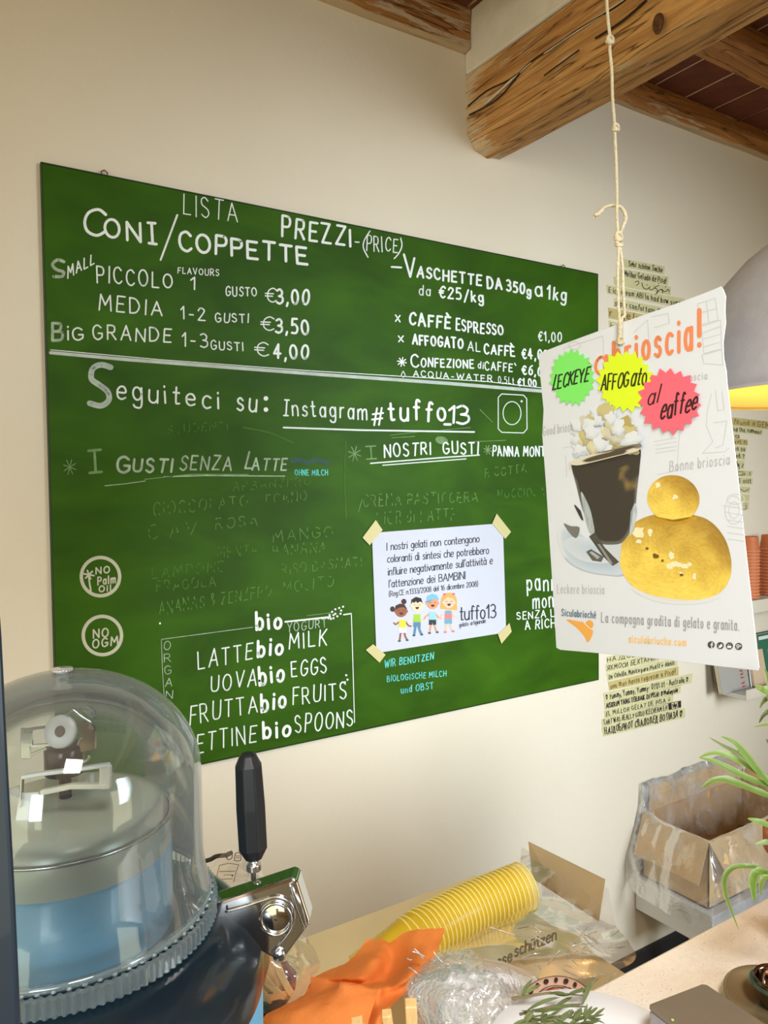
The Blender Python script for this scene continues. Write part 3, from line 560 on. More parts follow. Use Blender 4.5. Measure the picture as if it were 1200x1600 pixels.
for ki, args in enumerate([(308, 712, (150, 92, 62), (70, 40, 30), (238, 205, 60), (225, 230, 238), 0), (423, 672, (240, 205, 170), (40, 32, 30), (160, 195, 60), (90, 130, 160), 1), (535, 655, (215, 150, 110), (120, 180, 205), (150, 200, 220), (50, 55, 60), 2), (653, 648, (240, 190, 160), (225, 165, 80), (230, 120, 120), (110, 160, 180), 3)]):
    vs = []; fs = []; mats = []; idx = []
    me_v = []; o_first = None
    allv = []; allf = []; mi = []; mlist = []
    for c, p in kid(*args):
        n = len(allv); allv += p.v; allf += [tuple(i+n for i in f) for f in p.fa]
        if c not in mlist: mlist.append(c)
        mi += [mlist.index(c)]*len(p.fa)
    o = mesh('printed_child', allv, allf, None, NT)
    for c in mlist: o.data.materials.append(kcol(c))
    for f, i in zip(o.data.polygons, mi): f.material_index = i
def tape_mat(name, c, a=.75):
    m, nt, b, out = base_mat(name); N = nt.nodes.new; L = nt.links.new
    b.inputs['Base Color'].default_value = s2l(c)+(1,); b.inputs['Roughness'].default_value = .5; b.inputs['Alpha'].default_value = a; return m
M_TAPE = tape_mat('masking_tape', (224, 210, 150), .72)
for pts in ([(566.5, 840), (587, 812.5), (597.8, 828), (577.5, 852)], [(769, 818), (776, 802.5), (798.5, 831), (789.5, 842)], [(571.5, 1015.5), (583, 1006.5), (602.5, 1023), (593, 1035.5)], [(778, 991), (796, 973.5), (799.5, 987), (783.5, 1006)]):
    MB().prism([PY(*q, -.0162) for q in pts], (0, -.0002, 0)).build('tape_piece', M_TAPE, NT)
# ------------------------------------------------------------------ tape strips with visitors' greetings on the wall
M_STRIP = mat('strip_tape', (206, 198, 148), .55, var=.06, scale=30)
M_STRIPD = mat('strip_tape_dark', (192, 176, 112), .55, var=.06, scale=30)
M_PEN = mat('pen_black', (30, 26, 26), .8); M_PENB = mat('pen_brown', (110, 76, 40), .8)
def fw_(px, py, lift): return PY(px, py, -.0012-lift)
def strip(tl, tr, br, bl, text, label, m=None, pen=None, w_=1.3, h=.62, draw=None, x0=.02, x1=.97, jit=.08):
    T = thing('tape_strip', label, 'tape', PY(*bl), 'greeting tapes on the wall')
    MB().prism([PY(*q, -.0004) for q in (tl, tr, br, bl)], (0, -.0007, 0)).build('tape', m or M_STRIP, T)
    a = (bl[0]+(br[0]-bl[0])*x0, bl[1]+(br[1]-bl[1])*x0); b = (bl[0]+(br[0]-bl[0])*x1, bl[1]+(br[1]-bl[1])*x1); hh = (bl[1]-tl[1])
    p = Print(fw_, .0002)
    if text: p.text(text, a[0], a[1]-hh*.22, b[0], b[1]-hh*.22, hh*h, w=w_*.8, jit=jit)
    if draw: draw(p)
    p.build('lettering', pen or M_PEN, T); return T
U = (
 ((974, 404.5), (1039, 416.5), (1036.5, 428.5), (974, 417), "Sehr schöne Sache", 'topmost short handwritten tape strip on the wall above the hanging poster'),
 ((965, 419), (1044.5, 432.5), (1043, 446), (965, 432.5), "Melhor Gelado de Pisa!", 'second tape strip from the top, reading about gelado de Pisa'),
 ((958.5, 432), (1048, 448), (1047.5, 461), (960, 445), None, 'third tape strip from the top, written in cursive arabic script'),
 ((947.5, 445), (1070, 467), (1066, 481.5), (949, 458.5), "E ice cream ABI la had bow suna", 'long fourth tape strip from the top, starting beside the string'),
 ((960, 466), (1062, 486), (1060, 500), (959, 479.5), "super confortant ♡ places", 'fifth tape strip from the top, just above the poster edge'))
def arab(p):
    for pts in ([(992, 441), (997, 439), (998, 443), (994, 446)], [(1003, 442), (1005, 449), (1010, 452), (1016, 448)], [(1014, 451), (1018, 453), (1024, 450), (1028, 456), (1024, 460)], [(1022, 449), (1030, 446)], [(1034, 452), (1039, 456), (1044, 452), (1046, 456)], [(1026, 457), (1033, 452), (1036, 458)]): p.stroke(cr(pts, 3), 1.1)
    for q in ((1011, 445), (1040, 448), (1029, 443)): p.ell(*q, .9, .9, n=6)
for i, (a, b, c, d, t, lb) in enumerate(U): strip(a, b, c, d, t, lb, draw=arab if t is None else None, x0=.14 if i < 2 else .02)
strip((950, 480.5), (1052, 501), (1050, 516), (951, 497), "r  gelato top", 'darker yellow sixth tape strip partly behind the poster top edge', M_STRIPD, M_PENB, 1.8)
strip((951, 501), (1042, 519), (1040, 534), (952, 518), "buonissimo", 'seventh tape strip, only its left end showing behind the poster', M_STRIP, M_PENB, 1.3)
B = (
 ((949, 1026), (1012, 1012), (1010, 1024), (948, 1037.5), "НАЈДОБАР", 'uppermost tape strip of those below the poster, cyrillic capitals', 0),
 ((946, 1038.5), (1030, 1020), (1030, 1033), (947.5, 1051), "ЯХМОСИ БЕХТАРИН", 'second tape strip below the poster, slanting cyrillic capitals', 0),
 ((948, 1052), (1058, 1027), (1058, 1040), (949.5, 1064), "De Calvillo, México para Pisa.It ☺ Alexis", 'tape strip below the poster mentioning México and a smiley', 0),
 ((950, 1065.5), (1060, 1041), (1060, 1055), (952, 1079), "uno mas hasta regresar a Pisa!!", 'dark yellow tape strip below the poster with brown writing', 1),
 ((942, 1083), (1082, 1052), (1080, 1067), (944.5, 1097), "♡ Yummy, Yummy, Yummy- 01.01.01 - Australia ♡", 'longest tape strip below the poster, Yummy and Australia with hearts', 0),
 ((944, 1097.5), (1064, 1070), (1063, 1083), (945, 1109.5), "AISKRIM YANG TERBAIK DI PISA! ♡ Malaysia", 'tape strip below the poster in bold capitals starting AISKRIM', 0),
 ((944, 1110.5), (1052, 1085), (1051, 1097.5), (945, 1122), "EL MILLOR GELAT DE PISA ☺", 'tape strip below the poster reading EL MILLOR GELAT DE PISA', 0),
 ((940, 1123.5), (1064, 1093.5), (1064, 1107), (941, 1136), "THAT WAS REALLY GOOD ICECREAM EH", 'tape strip below the poster with a small hand drawn leaf flag', 0),
 ((940, 1137), (1070, 1106), (1070, 1121), (943, 1151), "НАЈДОБРИОТ СЛАДОЛЕД ВО ПИЗА ♡", 'lowest tape strip on the wall, big cyrillic capitals and a heart', 0))
def flag(p):
    p.poly([(1044, 1099.5), (1049, 1098.3), (1050, 1108.3), (1045, 1109.5)]); p.poly([(1059, 1096), (1064, 1094.8), (1064.5, 1105), (1059.8, 1106)]); p.stroke([(1049, 1098.3), (1059, 1096)], .7); p.stroke([(1050, 1108.3), (1059.8, 1106)], .7)
    for k in range(3): a = k*pi/3+.3; p.stroke([(1054.5-4*cos(a), 1102.5-3.6*sin(a)), (1054.5+4*cos(a), 1102.5+3.6*sin(a))], 1.8)
for i, (a, b, c, d, t, lb, dk) in enumerate(B):
    strip(a, b, c, d, t, lb, M_STRIPD if dk else M_STRIP, M_PENB if dk else M_PEN, 1.2 if i not in (5, 8) else 1.6, .58 if i < 8 else .72, x1=.96 if i != 7 else .82, draw=flag if i == 7 else None)
R_ = (((1140, 651), (1204, 659), (1204, 671), (1141, 663), "I found a GEM", 1), ((1141, 664), (1192, 671), (1191, 680), (1142, 674), "ring the summer", 0), ((1144, 676), (1156, 678), (1156, 686), (1145, 684), "la", 0), ((1147, 685), (1168, 687), (1168, 696), (1148, 694), "est fi", 1),
      ((1148, 696), (1166, 698), (1165, 707), (1149, 706), "so ta", 0), ((1150, 708), (1164, 709), (1164, 718), (1151, 718), "ed ?", 0), ((1151, 719), (1163, 720), (1162, 733), (1152, 732), "by z", 0), ((1152, 734), (1176, 736), (1174, 745), (1153, 744), "GI", 0), ((1154, 746), (1176, 747), (1175, 757), (1155, 757), "J out", 0),
      ((1157, 760), (1172, 761), (1171, 770), (1158, 770), "v", 0), ((1158, 772), (1171, 773), (1170, 783), (1159, 783), "~", 0), ((1158, 785), (1170, 785), (1169, 796), (1159, 797), "j", 0))
names = ('first', 'second', 'third', 'fourth', 'fifth', 'sixth', 'seventh', 'eighth', 'ninth', 'tenth', 'eleventh', 'last')
for i, (a, b, c, d, t, dk) in enumerate(R_):
    e_ = 30 if i > 1 else 12    # the strips run on to the left behind the poster
    a2 = (a[0]-e_, a[1]-e_*.05); d2 = (d[0]-e_, d[1]-e_*.05)
    strip(a2, b, c, d2, t, 'greeting tape right of the poster above the shelf, %s from the top' % names[i], M_STRIPD if dk else M_STRIP, M_PENB if dk else M_PEN, 1.1, .62, x0=e_/(b[0]-a2[0]), jit=.12)

# ------------------------------------------------------------------ hanging poster
k_ = FPX/1200
TLp, TRp, BRp, BLp = PD(842, 552, 1.09*k_), PD(1131, 447, .84*k_), PD(1186, 1048, .84*k_), PD(870, 1014, 1.09*k_)
PO = (TLp+TRp+BRp+BLp)/4; PN = ((TRp-BLp).cross(BRp-TLp)).normalized()
if PN.dot(CAM-PO) < 0: PN = -PN
def fp(px, py, lift=0.0):
    v = ray(px, py); t = (PO-CAM).dot(PN)/v.dot(PN); return CAM+v*t+PN*lift
PS = thing('hanging_poster', 'white laminated brioche and coffee poster hanging on a knotted string', 'poster', fp(1028, 1031))
outline = [(842, 552), (870, 541), (930, 519), (1000, 494), (1060, 473), (1100, 458), (1120, 450), (1126, 447), (1130, 452), (1134, 463), (1133, 485), (1134, 505), (1130, 535), (1131, 560), (1135, 580), (1136, 596), (1141, 640), (1150, 720), (1160, 810), (1171, 910), (1180, 990), (1186, 1043), (1184, 1048), (1130, 1042), (1040, 1031), (950, 1022), (875, 1015.5), (869, 1012), (864, 930), (858, 840), (853, 760), (847, 680), (849, 640), (845, 600), (842, 570)]
MB().prism([fp(*p) for p in outline], -PN*.0012).build('sheet', mat('poster_white', (226, 231, 242), .32, var=.006, scale=8, bump=.04, bscale=10), PS, bevel=.0004, seg=1)
M_DOO = mat('poster_doodle', (205, 207, 214), .4, var=.01); M_GTX = mat('poster_greytext', (168, 168, 172), .4, var=.01); M_GTX2 = mat('poster_palegrey', (196, 196, 200), .4, var=.01)
M_OR = mat('poster_orange', (240, 142, 96), .4, var=.03); M_OR2 = mat('poster_gold', (244, 176, 84), .4, var=.03); M_BL = mat('poster_blue', (110, 130, 150), .4, var=.03); M_ICO = mat('poster_charcoal', (70, 70, 74), .4)
Z0 = .00035
def pr(lift=Z0): return Print(lambda x, y, l: fp(x, y, l), lift)
p = pr(Z0*.6)   # pale line drawings in the background
for pts in ([(1090, 475), (1118, 466), (1122, 500), (1094, 508), (1090, 475)], [(1090, 490), (1120, 482)], [(1104, 471), (1108, 504)], [(1096, 510), (1126, 500), (1128, 545), (1100, 552), (1096, 510)], [(1098, 520), (1126, 510)], [(1098, 530), (1127, 522)], [(1099, 542), (1127, 534)], [(1097, 555), (1128, 546), (1130, 570), (1100, 568), (1097, 555)],
    [(990, 520), (1012, 500), (1016, 560)], [(1018, 495), (1044, 490), (1046, 505), (1022, 512)], [(880, 545), (942, 525), (944, 560)], [(1112, 615), (1106, 640), (1104, 665), (1114, 690), (1098, 708), (1132, 706), (1140, 700)], [(1118, 610), (1122, 642), (1132, 640), (1128, 612)], [(1116, 660), (1136, 658), (1130, 695), (1118, 700)], [(1022, 690), (1056, 684)], [(1024, 696), (1058, 690)], [(1024, 702), (1058, 697)], [(1024, 708), (1058, 703)], [(1064, 645), (1058, 735), (1026, 742)],
    [(880, 700), (900, 696)], [(884, 712), (886, 745)], [(1130, 790), (1158, 794)], [(1134, 800), (1162, 805)], [(1136, 812), (1162, 816)], [(1136, 822), (1163, 826)], [(1137, 832), (1164, 836)], [(1138, 842), (1165, 846)]): p.stroke(pts, 1.0, 5)
p.ring(1147, 805-8, 14, 22, 1.0, 24); p.ring(1147, 797, 8, 13, 1.0, 20); p.ring(1150, 780, 14, 8, 1, 16)
p.ring(898, 540, 9, 6, 1, 14); p.build('line_drawings', M_DOO, PS)['kind'] = 'stuff'
p = pr(); p.text("n", 906, 592, 922, 589, 36, 36, 4.6); p.text("a", 931, 586, 948, 581, 40, 40, 4.8); p.text("brioscia", 959, 571, 1081, 546, 36, 54, 5.6, gap=46); p.text("!", 1090, 541, 1096, 540, 56, 56, 7); p.build('lettering', M_OR, PS)
p = pr(); p.text("Good brioscia", 849, 681, 902, 671.5, 14, 14, 1.4); p.text("Bonne brioscia", 1047, 737, 1140, 725, 16, 16, 1.6); p.text("Leckere brioscia", 871, 927, 944, 928, 14, 14, 1.4); p.text("brioscia", 1062, 597, 1105, 592, 11, 11, 1.3); p.build('lettering', M_GTX2, PS)
p = pr(); p.text("La compagna gradita di gelato e granita.", 940, 972, 1155, 985, 15, 17, 1.7, space=44); p.build('lettering', M_GTX, PS)
p = pr(); p.text("Siculabrioché", 878, 962, 931, 966, 10.5, 10.5, 1.6); p.build('lettering', M_BL, PS)
p = pr(); p.text("siculabrioche.com", 983, 1003.5, 1072, 1009, 11, 11, 2.0); p.build('lettering', mat('poster_paleorange', (248, 208, 150), .4, var=.02), PS)
p = pr(); p.poly(cr([(885, 968), (905, 971), (914, 973), (927, 986), (919, 1004), (913, 994), (900, 980)], 3, True)); p.ell(921, 976, 6.5, 7, .3); p.build('printed_logo', M_OR2, PS)
p = pr(Z0*1.4); p.stroke([(912, 972), (920, 980), (926, 984)], 1.1); p.build('printed_logo', mat('poster_white_ink', (236, 236, 240), .4, var=.01), PS)
IC = ((1111.5, 1007.4), (1125.7, 1008.7), (1140, 1009.2), (1154.4, 1010))
p = pr(); [p.ell(x, y, 5.6, 5.6) for x, y in IC]; p.build('printed_icon', M_ICO, PS)
p = pr(Z0*1.5); x, y = IC[0]; p.stroke([(x+2.6, y-3), (x+1, y-3), (x+1, y+5)], 1.5); p.stroke([(x-.8, y), (x+3, y)], 1.4)
x, y = IC[1]; p.poly([(x-4, y-2), (x-1, y+.5), (x+1, y-2.8), (x+3.2, y-2), (x+3.6, y+1), (x, y+4), (x-3.5, y+2.8), (x-1.5, y+1.8)])
x, y = IC[2]; p.poly([(x-3.2, y-.5), (x+3.2, y-.5), (x+3.2, y+3.2), (x-3.2, y+3.2)]); p.stroke([(x-2, y-3), (x-1, y-1.5)], .8); p.stroke([(x+1, y-3), (x+2, y-3)], .8)
x, y = IC[3]; p.text("g", x-3, y+.6, x+.6, y+.6, 5.5, w=1.1); p.stroke([(x+1.5, y-1), (x+4, y-1)], .9); p.stroke([(x+2.8, y-2.2), (x+2.8, y+.4)], .9); p.build('printed_icon', mat('poster_white_ink2', (236, 236, 240), .4, var=.01), PS)
# printed picture: polar patches with per-vertex print colours
M_PRN = vcol_mat('poster_picture', .35)
class Pic:
    def __init__(s): s.v = []; s.f = []; s.c = []; s.n = 0
    def polar(s, cx, cy, out, col, rings=10):
        """out: outline points; col(px, py, t) -> sRGB colour"""
        s.n += 1; lift = Z0*1.1+s.n*.000045; m = len(out); base = len(s.v)
        s.v.append(fp(cx, cy, lift)); s.c.append(s2l(col(cx, cy, 0)))
        for r in range(1, rings+1):
            t = r/rings
            for (x, y) in out:
                X, Y_ = cx+(x-cx)*t, cy+(y-cy)*t; s.v.append(fp(X, Y_, lift)); s.c.append(s2l(tuple(max(0, min(255, q)) for q in col(X, Y_, t))))
        for k in range(m): s.f.append((base, base+1+k, base+1+(k+1) % m))
        for r in range(rings-1):
            for k in range(m): a = base+1+r*m; s.f.append((a+k, a+m+k, a+m+(k+1) % m, a+(k+1) % m))
    def build(s, name): return mesh(name, s.v, s.f, M_PRN, PS, False, s.c)
def ellp(cx, cy, rx, ry, rot=0, n=40, wob=0, sd=0):
    o = []
    for k in range(n):
        t = 2*pi*k/n; r = 1+wob*noise.noise(V((cos(t)*1.5+sd, sin(t)*1.5, sd*1.7))); o.append((cx+r*(rx*cos(t)*cos(rot)-ry*sin(t)*sin(rot)), cy+r*(rx*cos(t)*sin(rot)+ry*sin(t)*cos(rot))))
    return o
def mixc(a, b, t): t = max(0, min(1, t)); return tuple(x+(y-x)*t for x, y in zip(a, b))
def nz2(x, y, s, sd=0): return noise.noise(V((x*s, y*s, sd)))
def flatc(c, var=6, s=.2): return lambda x, y, t: tuple(q+var*nz2(x, y, s) for q in c)
# saucer and spoon
q = Pic()
sau = [(871, 832), (878, 822), (900, 826), (915, 838), (940, 850), (968, 852), (984, 852), (985, 880), (975, 899), (948, 899), (915, 893), (888, 878), (875, 857)]
q.polar(928, 868, cr(sau, 4, True), lambda x, y, t: mixc((176, 196, 218), (214, 224, 238), t*t) if t < .86 else mixc((222, 229, 240), (150, 166, 188), (t-.9)*8*(1 if y > 870 else 0)), 14)
q.polar(928, 858, cr([(880, 850), (900, 838), (930, 846), (960, 858), (968, 874), (940, 880), (905, 874)], 4, True), lambda x, y, t: mixc((190, 206, 224), (214, 223, 236), t), 6)
q.polar(929, 869, [(916, 862), (924, 858), (944, 870), (940, 878), (926, 876)], flatc((92, 92, 92), 30, .8), 3)
q.polar(928, 868, [(921, 863), (925, 861), (938, 870), (934, 874)], flatc((170, 172, 172), 30, 1), 2)
q.polar(890, 832, cr([(881, 818), (892, 822), (906, 824), (902, 840), (893, 836)], 3, True), flatc((120, 122, 118)), 4)
q.polar(955, 868, [(938, 849), (972, 850), (968, 884)], flatc((206, 214, 224)), 3)
# coffee glass
glass = [(893, 724), (905, 726), (930, 721), (960, 713), (985, 707), (1001, 701), (1000, 730), (996, 765), (993, 795), (988, 815), (984, 832), (972, 848), (955, 851), (938, 849), (926, 838), (918, 815), (909, 790), (901, 758)]
def gcol(x, y, t):
    c = (62, 58, 52); c = mixc(c, (138, 116, 72), max(0, (nz2(x, y, .06, 3)*1.8+.2)) if (x > 968 and 728 < y < 770) else 0)
    return mixc(c, (120, 124, 122), .7 if (t > .93 and y > 745) else 0)
q.polar(950, 780, cr(glass, 4, True), gcol, 22)
q.polar(921, 828, cr([(908, 770), (914, 776), (924, 800), (930, 835), (922, 832), (914, 806)], 3, True), flatc((176, 186, 192), 40, .4), 5)
q.polar(986, 800, cr([(992, 786), (996, 800), (990, 828), (984, 838), (988, 812)], 3, True), flatc((190, 200, 208), 30, .4), 4)
q.polar(908, 798, cr([(898, 790), (902, 792), (912, 812), (908, 810)], 3, True), flatc((60, 60, 60)), 3)
q.polar(940, 862, [(921, 838), (930, 832), (946, 856), (968, 878), (958, 884), (942, 868)], flatc((78, 76, 70), 18, .3), 5)
q.polar(944, 864, [(934, 850), (938, 850), (958, 880), (955, 882)], flatc((150, 152, 150), 20, .5), 3)
# cream
random.seed(11)
for i in range(70):
    ty = random.random(); cx = 944+random.uniform(-44, 50)*(1-.25*ty*random.random()); cy = 704-ty*66*(1-abs(cx-944)/95)-random.random()*4
    rx, ry = random.uniform(7, 15), random.uniform(6, 13); wh = random.random() < .52
    c0 = (228, 234, 242) if wh else random.choice([(206, 196, 142), (224, 216, 176), (190, 170, 104), (214, 210, 196)])
    q.polar(cx, cy, ellp(cx, cy, rx, ry, random.random()*3, 16, .8, i*1.3), lambda x, y, t, c0=c0, cx=cx, cy=cy: mixc(c0, (168, 164, 146) if not c0[2] > 220 else (190, 200, 216), max(0, t-.3)*1.1*max(0, (y-cy)*.08+.35)), 4)
# rim
q.polar(947, 714, cr([(893, 723), (920, 712), (960, 702), (1002, 693), (1001, 704), (970, 712), (930, 722), (905, 727)], 4, True), lambda x, y, t: mixc((84, 74, 60), (222, 216, 196), 1 if (t > .62 and y > 700+(1000-x)*.13) else (.35 if t > .8 else 0)), 9)
q.build('printed_coffee')
# brioche
q = Pic()
def bcol(x, y, t, cx, cy, rx, ry):
    u, v_ = (x-cx)/rx, (y-cy)/ry; br = max(0, min(1, .40-v_*.62+u*.28+nz2(x, y, .035, 2)*.5)); c = mixc((246, 214, 96), (192, 152, 62), br)
    c = mixc(c, (146, 112, 46), max(0, (u+.1-v_*.6-.75))*1.1); c = mixc(c, (248, 226, 110), max(0, v_-.55)*1.0); n = nz2(x, y, .35, 5)*16+nz2(x, y, .9, 7)*9
    return tuple(q_+n for q_ in c)
body = [(970, 862), (975, 838), (990, 818), (1015, 806), (1050, 800), (1090, 806), (1112, 816), (1131, 838), (1141, 865), (1143, 892), (1136, 914), (1118, 930), (1090, 937), (1056, 936), (1020, 930), (992, 918), (976, 900), (969, 880)]
q.polar(1056, 935-26, cr([(985, 918), (1020, 938), (1060, 944), (1100, 942), (1128, 930), (1090, 925), (1020, 918)], 3, True), lambda x, y, t: mixc((190, 192, 196), (228, 230, 234), t), 5)
q.polar(1056, 870, cr(body, 5, True), lambda x, y, t: bcol(x, y, t, 1056, 870, 87, 66), 26)
q.polar(1052.5, 779, ellp(1052.5, 779, 41, 36.5, .2, 48), lambda x, y, t: bcol(x, y, t, 1052.5, 779, 41, 36.5), 16)
q.polar(1052, 812, cr([(1018, 806), (1035, 812), (1060, 815), (1088, 806), (1084, 813), (1060, 819), (1030, 817)], 3, True), flatc((196, 152, 44), 12, .3), 3)
for (x, y, rx, ry) in ((999, 833, 8, 8), (1016, 832, 4, 5), (998, 846, 4, 3), (1048, 884, 6, 5), (1056, 882, 9, 5), (1068, 884, 8, 4), (1050, 868, 5, 6), (1078, 882, 3, 3), (1029, 758, 4, 4), (1056, 777, 4, 4), (1086, 900, 3, 6), (1065, 896, 3, 3)):
    q.polar(x, y, ellp(x, y, rx, ry, 0, 14, .8, x), flatc((244, 236, 196), 8, 1), 2)
for (x, y, rx, ry) in ((1025, 869, 5, 3.5), (1012, 857, 2.5, 2), (1036, 876, 2, 2), (1066, 898, 3, 2)): q.polar(x, y, ellp(x, y, rx, ry, .3, 12, .6, y), flatc((120, 84, 30), 8, 1), 2)
q.build('printed_brioche')
# neon star stickers
def star(cx, cy, rx, ry, n, name, c, items, rot=0, lab=None, L=.0016, inner=.84):
    pts = []
    for k in range(2*n):
        r = 1.0 if k % 2 == 0 else inner; r *= 1+.03*sin(k*7.3); a = pi*k/n+rot; pts.append((cx+rx*r*cos(a), cy+ry*r*sin(a)))
    S = MB().prism([fp(x, y, L-.0004) for x, y in pts], PN*.0003).build('star_sticker', mat(name, c, .55, var=.02), PS); S['label'] = lab
    p = Print(lambda x, y, l: fp(x, y, l), L+.0002)
    for it in items: p.text(*it[:5], it[5], it[6], w=it[7], slant=.16, jit=.05, gap=24)
    mesh('lettering', p.v, p.fa, mat(name+'_ink', tuple(int(x*.22) for x in c), .6), S)
star(895, 590, 36, 45, 22, 'neon_green', (132, 240, 112), [("LECKEYE", 865, 609, 920, 594, 22, 21, 2.4)], .1, 'neon green star sticker', .0016)
star(978, 596, 45, 49, 20, 'neon_yellow', (226, 250, 40), [("AFFOG", 941, 611, 983, 604, 25, 23, 2.4), ("ato", 987, 604, 1011, 601, 30, 28, 2.4)], .05, 'neon yellow star sticker', .0022)
star(1048, 627, 50, 52, 19, 'neon_pink', (250, 108, 128), [("al", 1014, 634, 1030, 629, 28, 28, 2.2), ("eaffee", 1034, 656, 1090, 640, 34, 30, 3.0)], .12, 'neon pink star sticker', .0028)
# string
M_STR = mat('cotton_string', (232, 216, 182), .9, var=.08, scale=160, bump=.6, bscale=300)
ST = thing('hanging_string', 'knotted cream cotton string coming down from the ceiling to the poster', 'string', fp(968, 530))
DS = 0.985*k_
sd = ((PO-CAM).dot(FW))
def dp(px, py):   # the distance of the poster plane at this column
    v = ray(px, 540); return (PO-CAM).dot(PN)/v.dot(PN)
d0 = dp(968, 540)-.006
S_ = lambda px, py, o=0: PD(px, py, d0+o)
RS = .0019
MB().tube([V((S_(942, -160).x, S_(942, -160).y, ZC))]+[S_(*q) for q in cr([(942, -160), (944, -120), (946, -40), (948, 0), (950, 30), (953, 58), (953, 80), (956, 110), (957, 150), (960, 190), (961, 215), (963, 260), (964, 300), (964, 340), (966, 372)], 4)], RS, 8).build('cord', M_STR, ST, smooth=True)
def knot(px, py, r):
    mb = MB()
    for k in range(3):
        c = S_(px, py); mb.tube([c+RT*(r*.75*cos(t+k)+k*r*.08)+UP*(r*.5*sin(t+k)+(k-1)*r*.35)+FW*(r*.6*sin(t*1+k*2)) for t in [2*pi*i/14 for i in range(14)]], r*.42, 6, closed=True)
    mb.build('knot', M_STR, ST, smooth=True)
knot(953, 63, .0052); knot(962, 200, .0048); knot(966, 370, .0058); knot(967, 380, .0050); knot(969, 532, .0048)
MB().tube([S_(*q, -.002) for q in cr([(967, 384), (965, 430), (966, 470), (968, 500), (968, 530)], 4)], RS*.95, 8).build('cord', M_STR, ST, smooth=True)
MB().tube([S_(*q, -.001) for q in cr([(969, 384), (973, 420), (974, 455), (976, 492), (972, 498), (970, 528)], 4)], RS*.95, 8).build('cord', M_STR, ST, smooth=True)
MB().tube([S_(*q, .003) for q in cr([(969, 366), (975, 350), (978, 340), (974, 328), (966, 322), (955, 321), (944, 325), (936, 333), (929, 337)], 4)], [RS*1.2]*26+[RS*1.5]*7, 8).build('loose_end', M_STR, ST, smooth=True)
mb = MB()
for (x, y) in ((927, 341), (925, 336), (932, 342), (938, 338)): mb.tube([S_(932, 335, .003), S_(x, y, .003)], RS*.35, 5)
mb.build('frayed_tip', M_STR, ST)
mesh('staple', *(lambda m: (m.v, m.f))(MB().prism([fp(966, 534, .001), fp(971, 534, .001), fp(969, 541, .001)], PN*.003)), M_STR, ST)
# ------------------------------------------------------------------ grey dome lamp
lc = PD(1336, 612, .99); R0 = .205
LP = thing('dome_pendant_lamp', 'big matt grey dome pendant lamp with a glowing yellow inside', 'lamp', lc)
M_LG = mat('lamp_grey', (168, 164, 166), .55, var=.05, scale=60, bump=.08, bscale=200)
m_, nt_, b_, o_ = base_mat('lamp_inside'); b_.inputs['Base Color'].default_value = s2l((250, 214, 120))+(1,); b_.inputs['Roughness'].default_value = .5
M_LI = m_
prof = [(R0*cos(a), R0*1.12*sin(a)) for a in [radians(q) for q in (0, 6, 12, 20, 30, 40, 50, 60, 70, 80, 86)]]
MB().lathe(lc, [(R0+.003, -.004), (R0+.004, 0)]+prof, 72, cap=False).build('shade', M_LG, LP, smooth=True)
MB().lathe(lc, [(R0+.002, -.004), (R0-.003, 0)]+[(r*.975, h*.975) for r, h in prof], 72, cap=False).build('inner_shade', M_LI, LP, smooth=True)
MB().lathe(lc, [(.02, R0*1.1), (.02, R0*1.1+.05), (.006, R0*1.1+.06)], 20).build('cap', M_LG, LP, smooth=True)
MB().tube([lc+V((0, 0, R0*1.1+.05)), V((lc.x, lc.y, ZC))], .003, 8).build('cable', M_DARK, LP)
MB().lathe(lc+V((0, 0, .10)), [(.002, -.045), (.02, -.04), (.03, -.02), (.03, 0), (.016, .03), (.014, .06)], 20).build('bulb', None, LP, smooth=True)
bm2 = bpy.data.materials.new('bulb_glow'); bm2.use_nodes = True; bb = bm2.node_tree.nodes['Principled BSDF']; bb.inputs['Emission Color'].default_value = (1, .72, .3, 1); bb.inputs['Emission Strength'].default_value = 12
bpy.data.objects['bulb'].data.materials.append(bm2)
l = bpy.data.lights.new('lamp_light', 'POINT'); l.energy = 1.0; l.color = (1, .74, .36); l.shadow_soft_size = .03
lo = bpy.data.objects.new('lamp_light', l); COL.objects.link(lo); lo.location = lc+V((0, 0, .03))

# ------------------------------------------------------------------ wall shelves with cups and books
M_SH = mat('shelf_cream', (214, 204, 184), .5, var=.03)
pA = PY(1175, 945); zs = 1.137
xL = 2.461
SU = MB().box((xL+.0, -.115, zs-.0), (3.3, -.001, zs+.045)).build('wall_shelf', M_SH, bevel=.002); tag(SU, 'upper cream wall shelf carrying stacks of orange paper cups', 'shelf'); centred(SU)
SL = thing('ledge_shelf', 'lower white narrow picture ledge shelf holding leaning books', 'shelf', (2.9, -.06, .84))
MB().box((xL, -.115, .84), (3.3, -.001, .855)).build('board', M_WHITE, SL, bevel=.0015)
MB().box((xL-.001, -.1185, .8385), (3.301, -.1155, .875)).build('front_lip', mat('ledge_cream', (216, 204, 186), .45), SL, bevel=.0015)
MB().box((xL, -.012, .855), (3.3, -.001, .925)).build('back_rail', M_WHITE, SL, bevel=.0015)
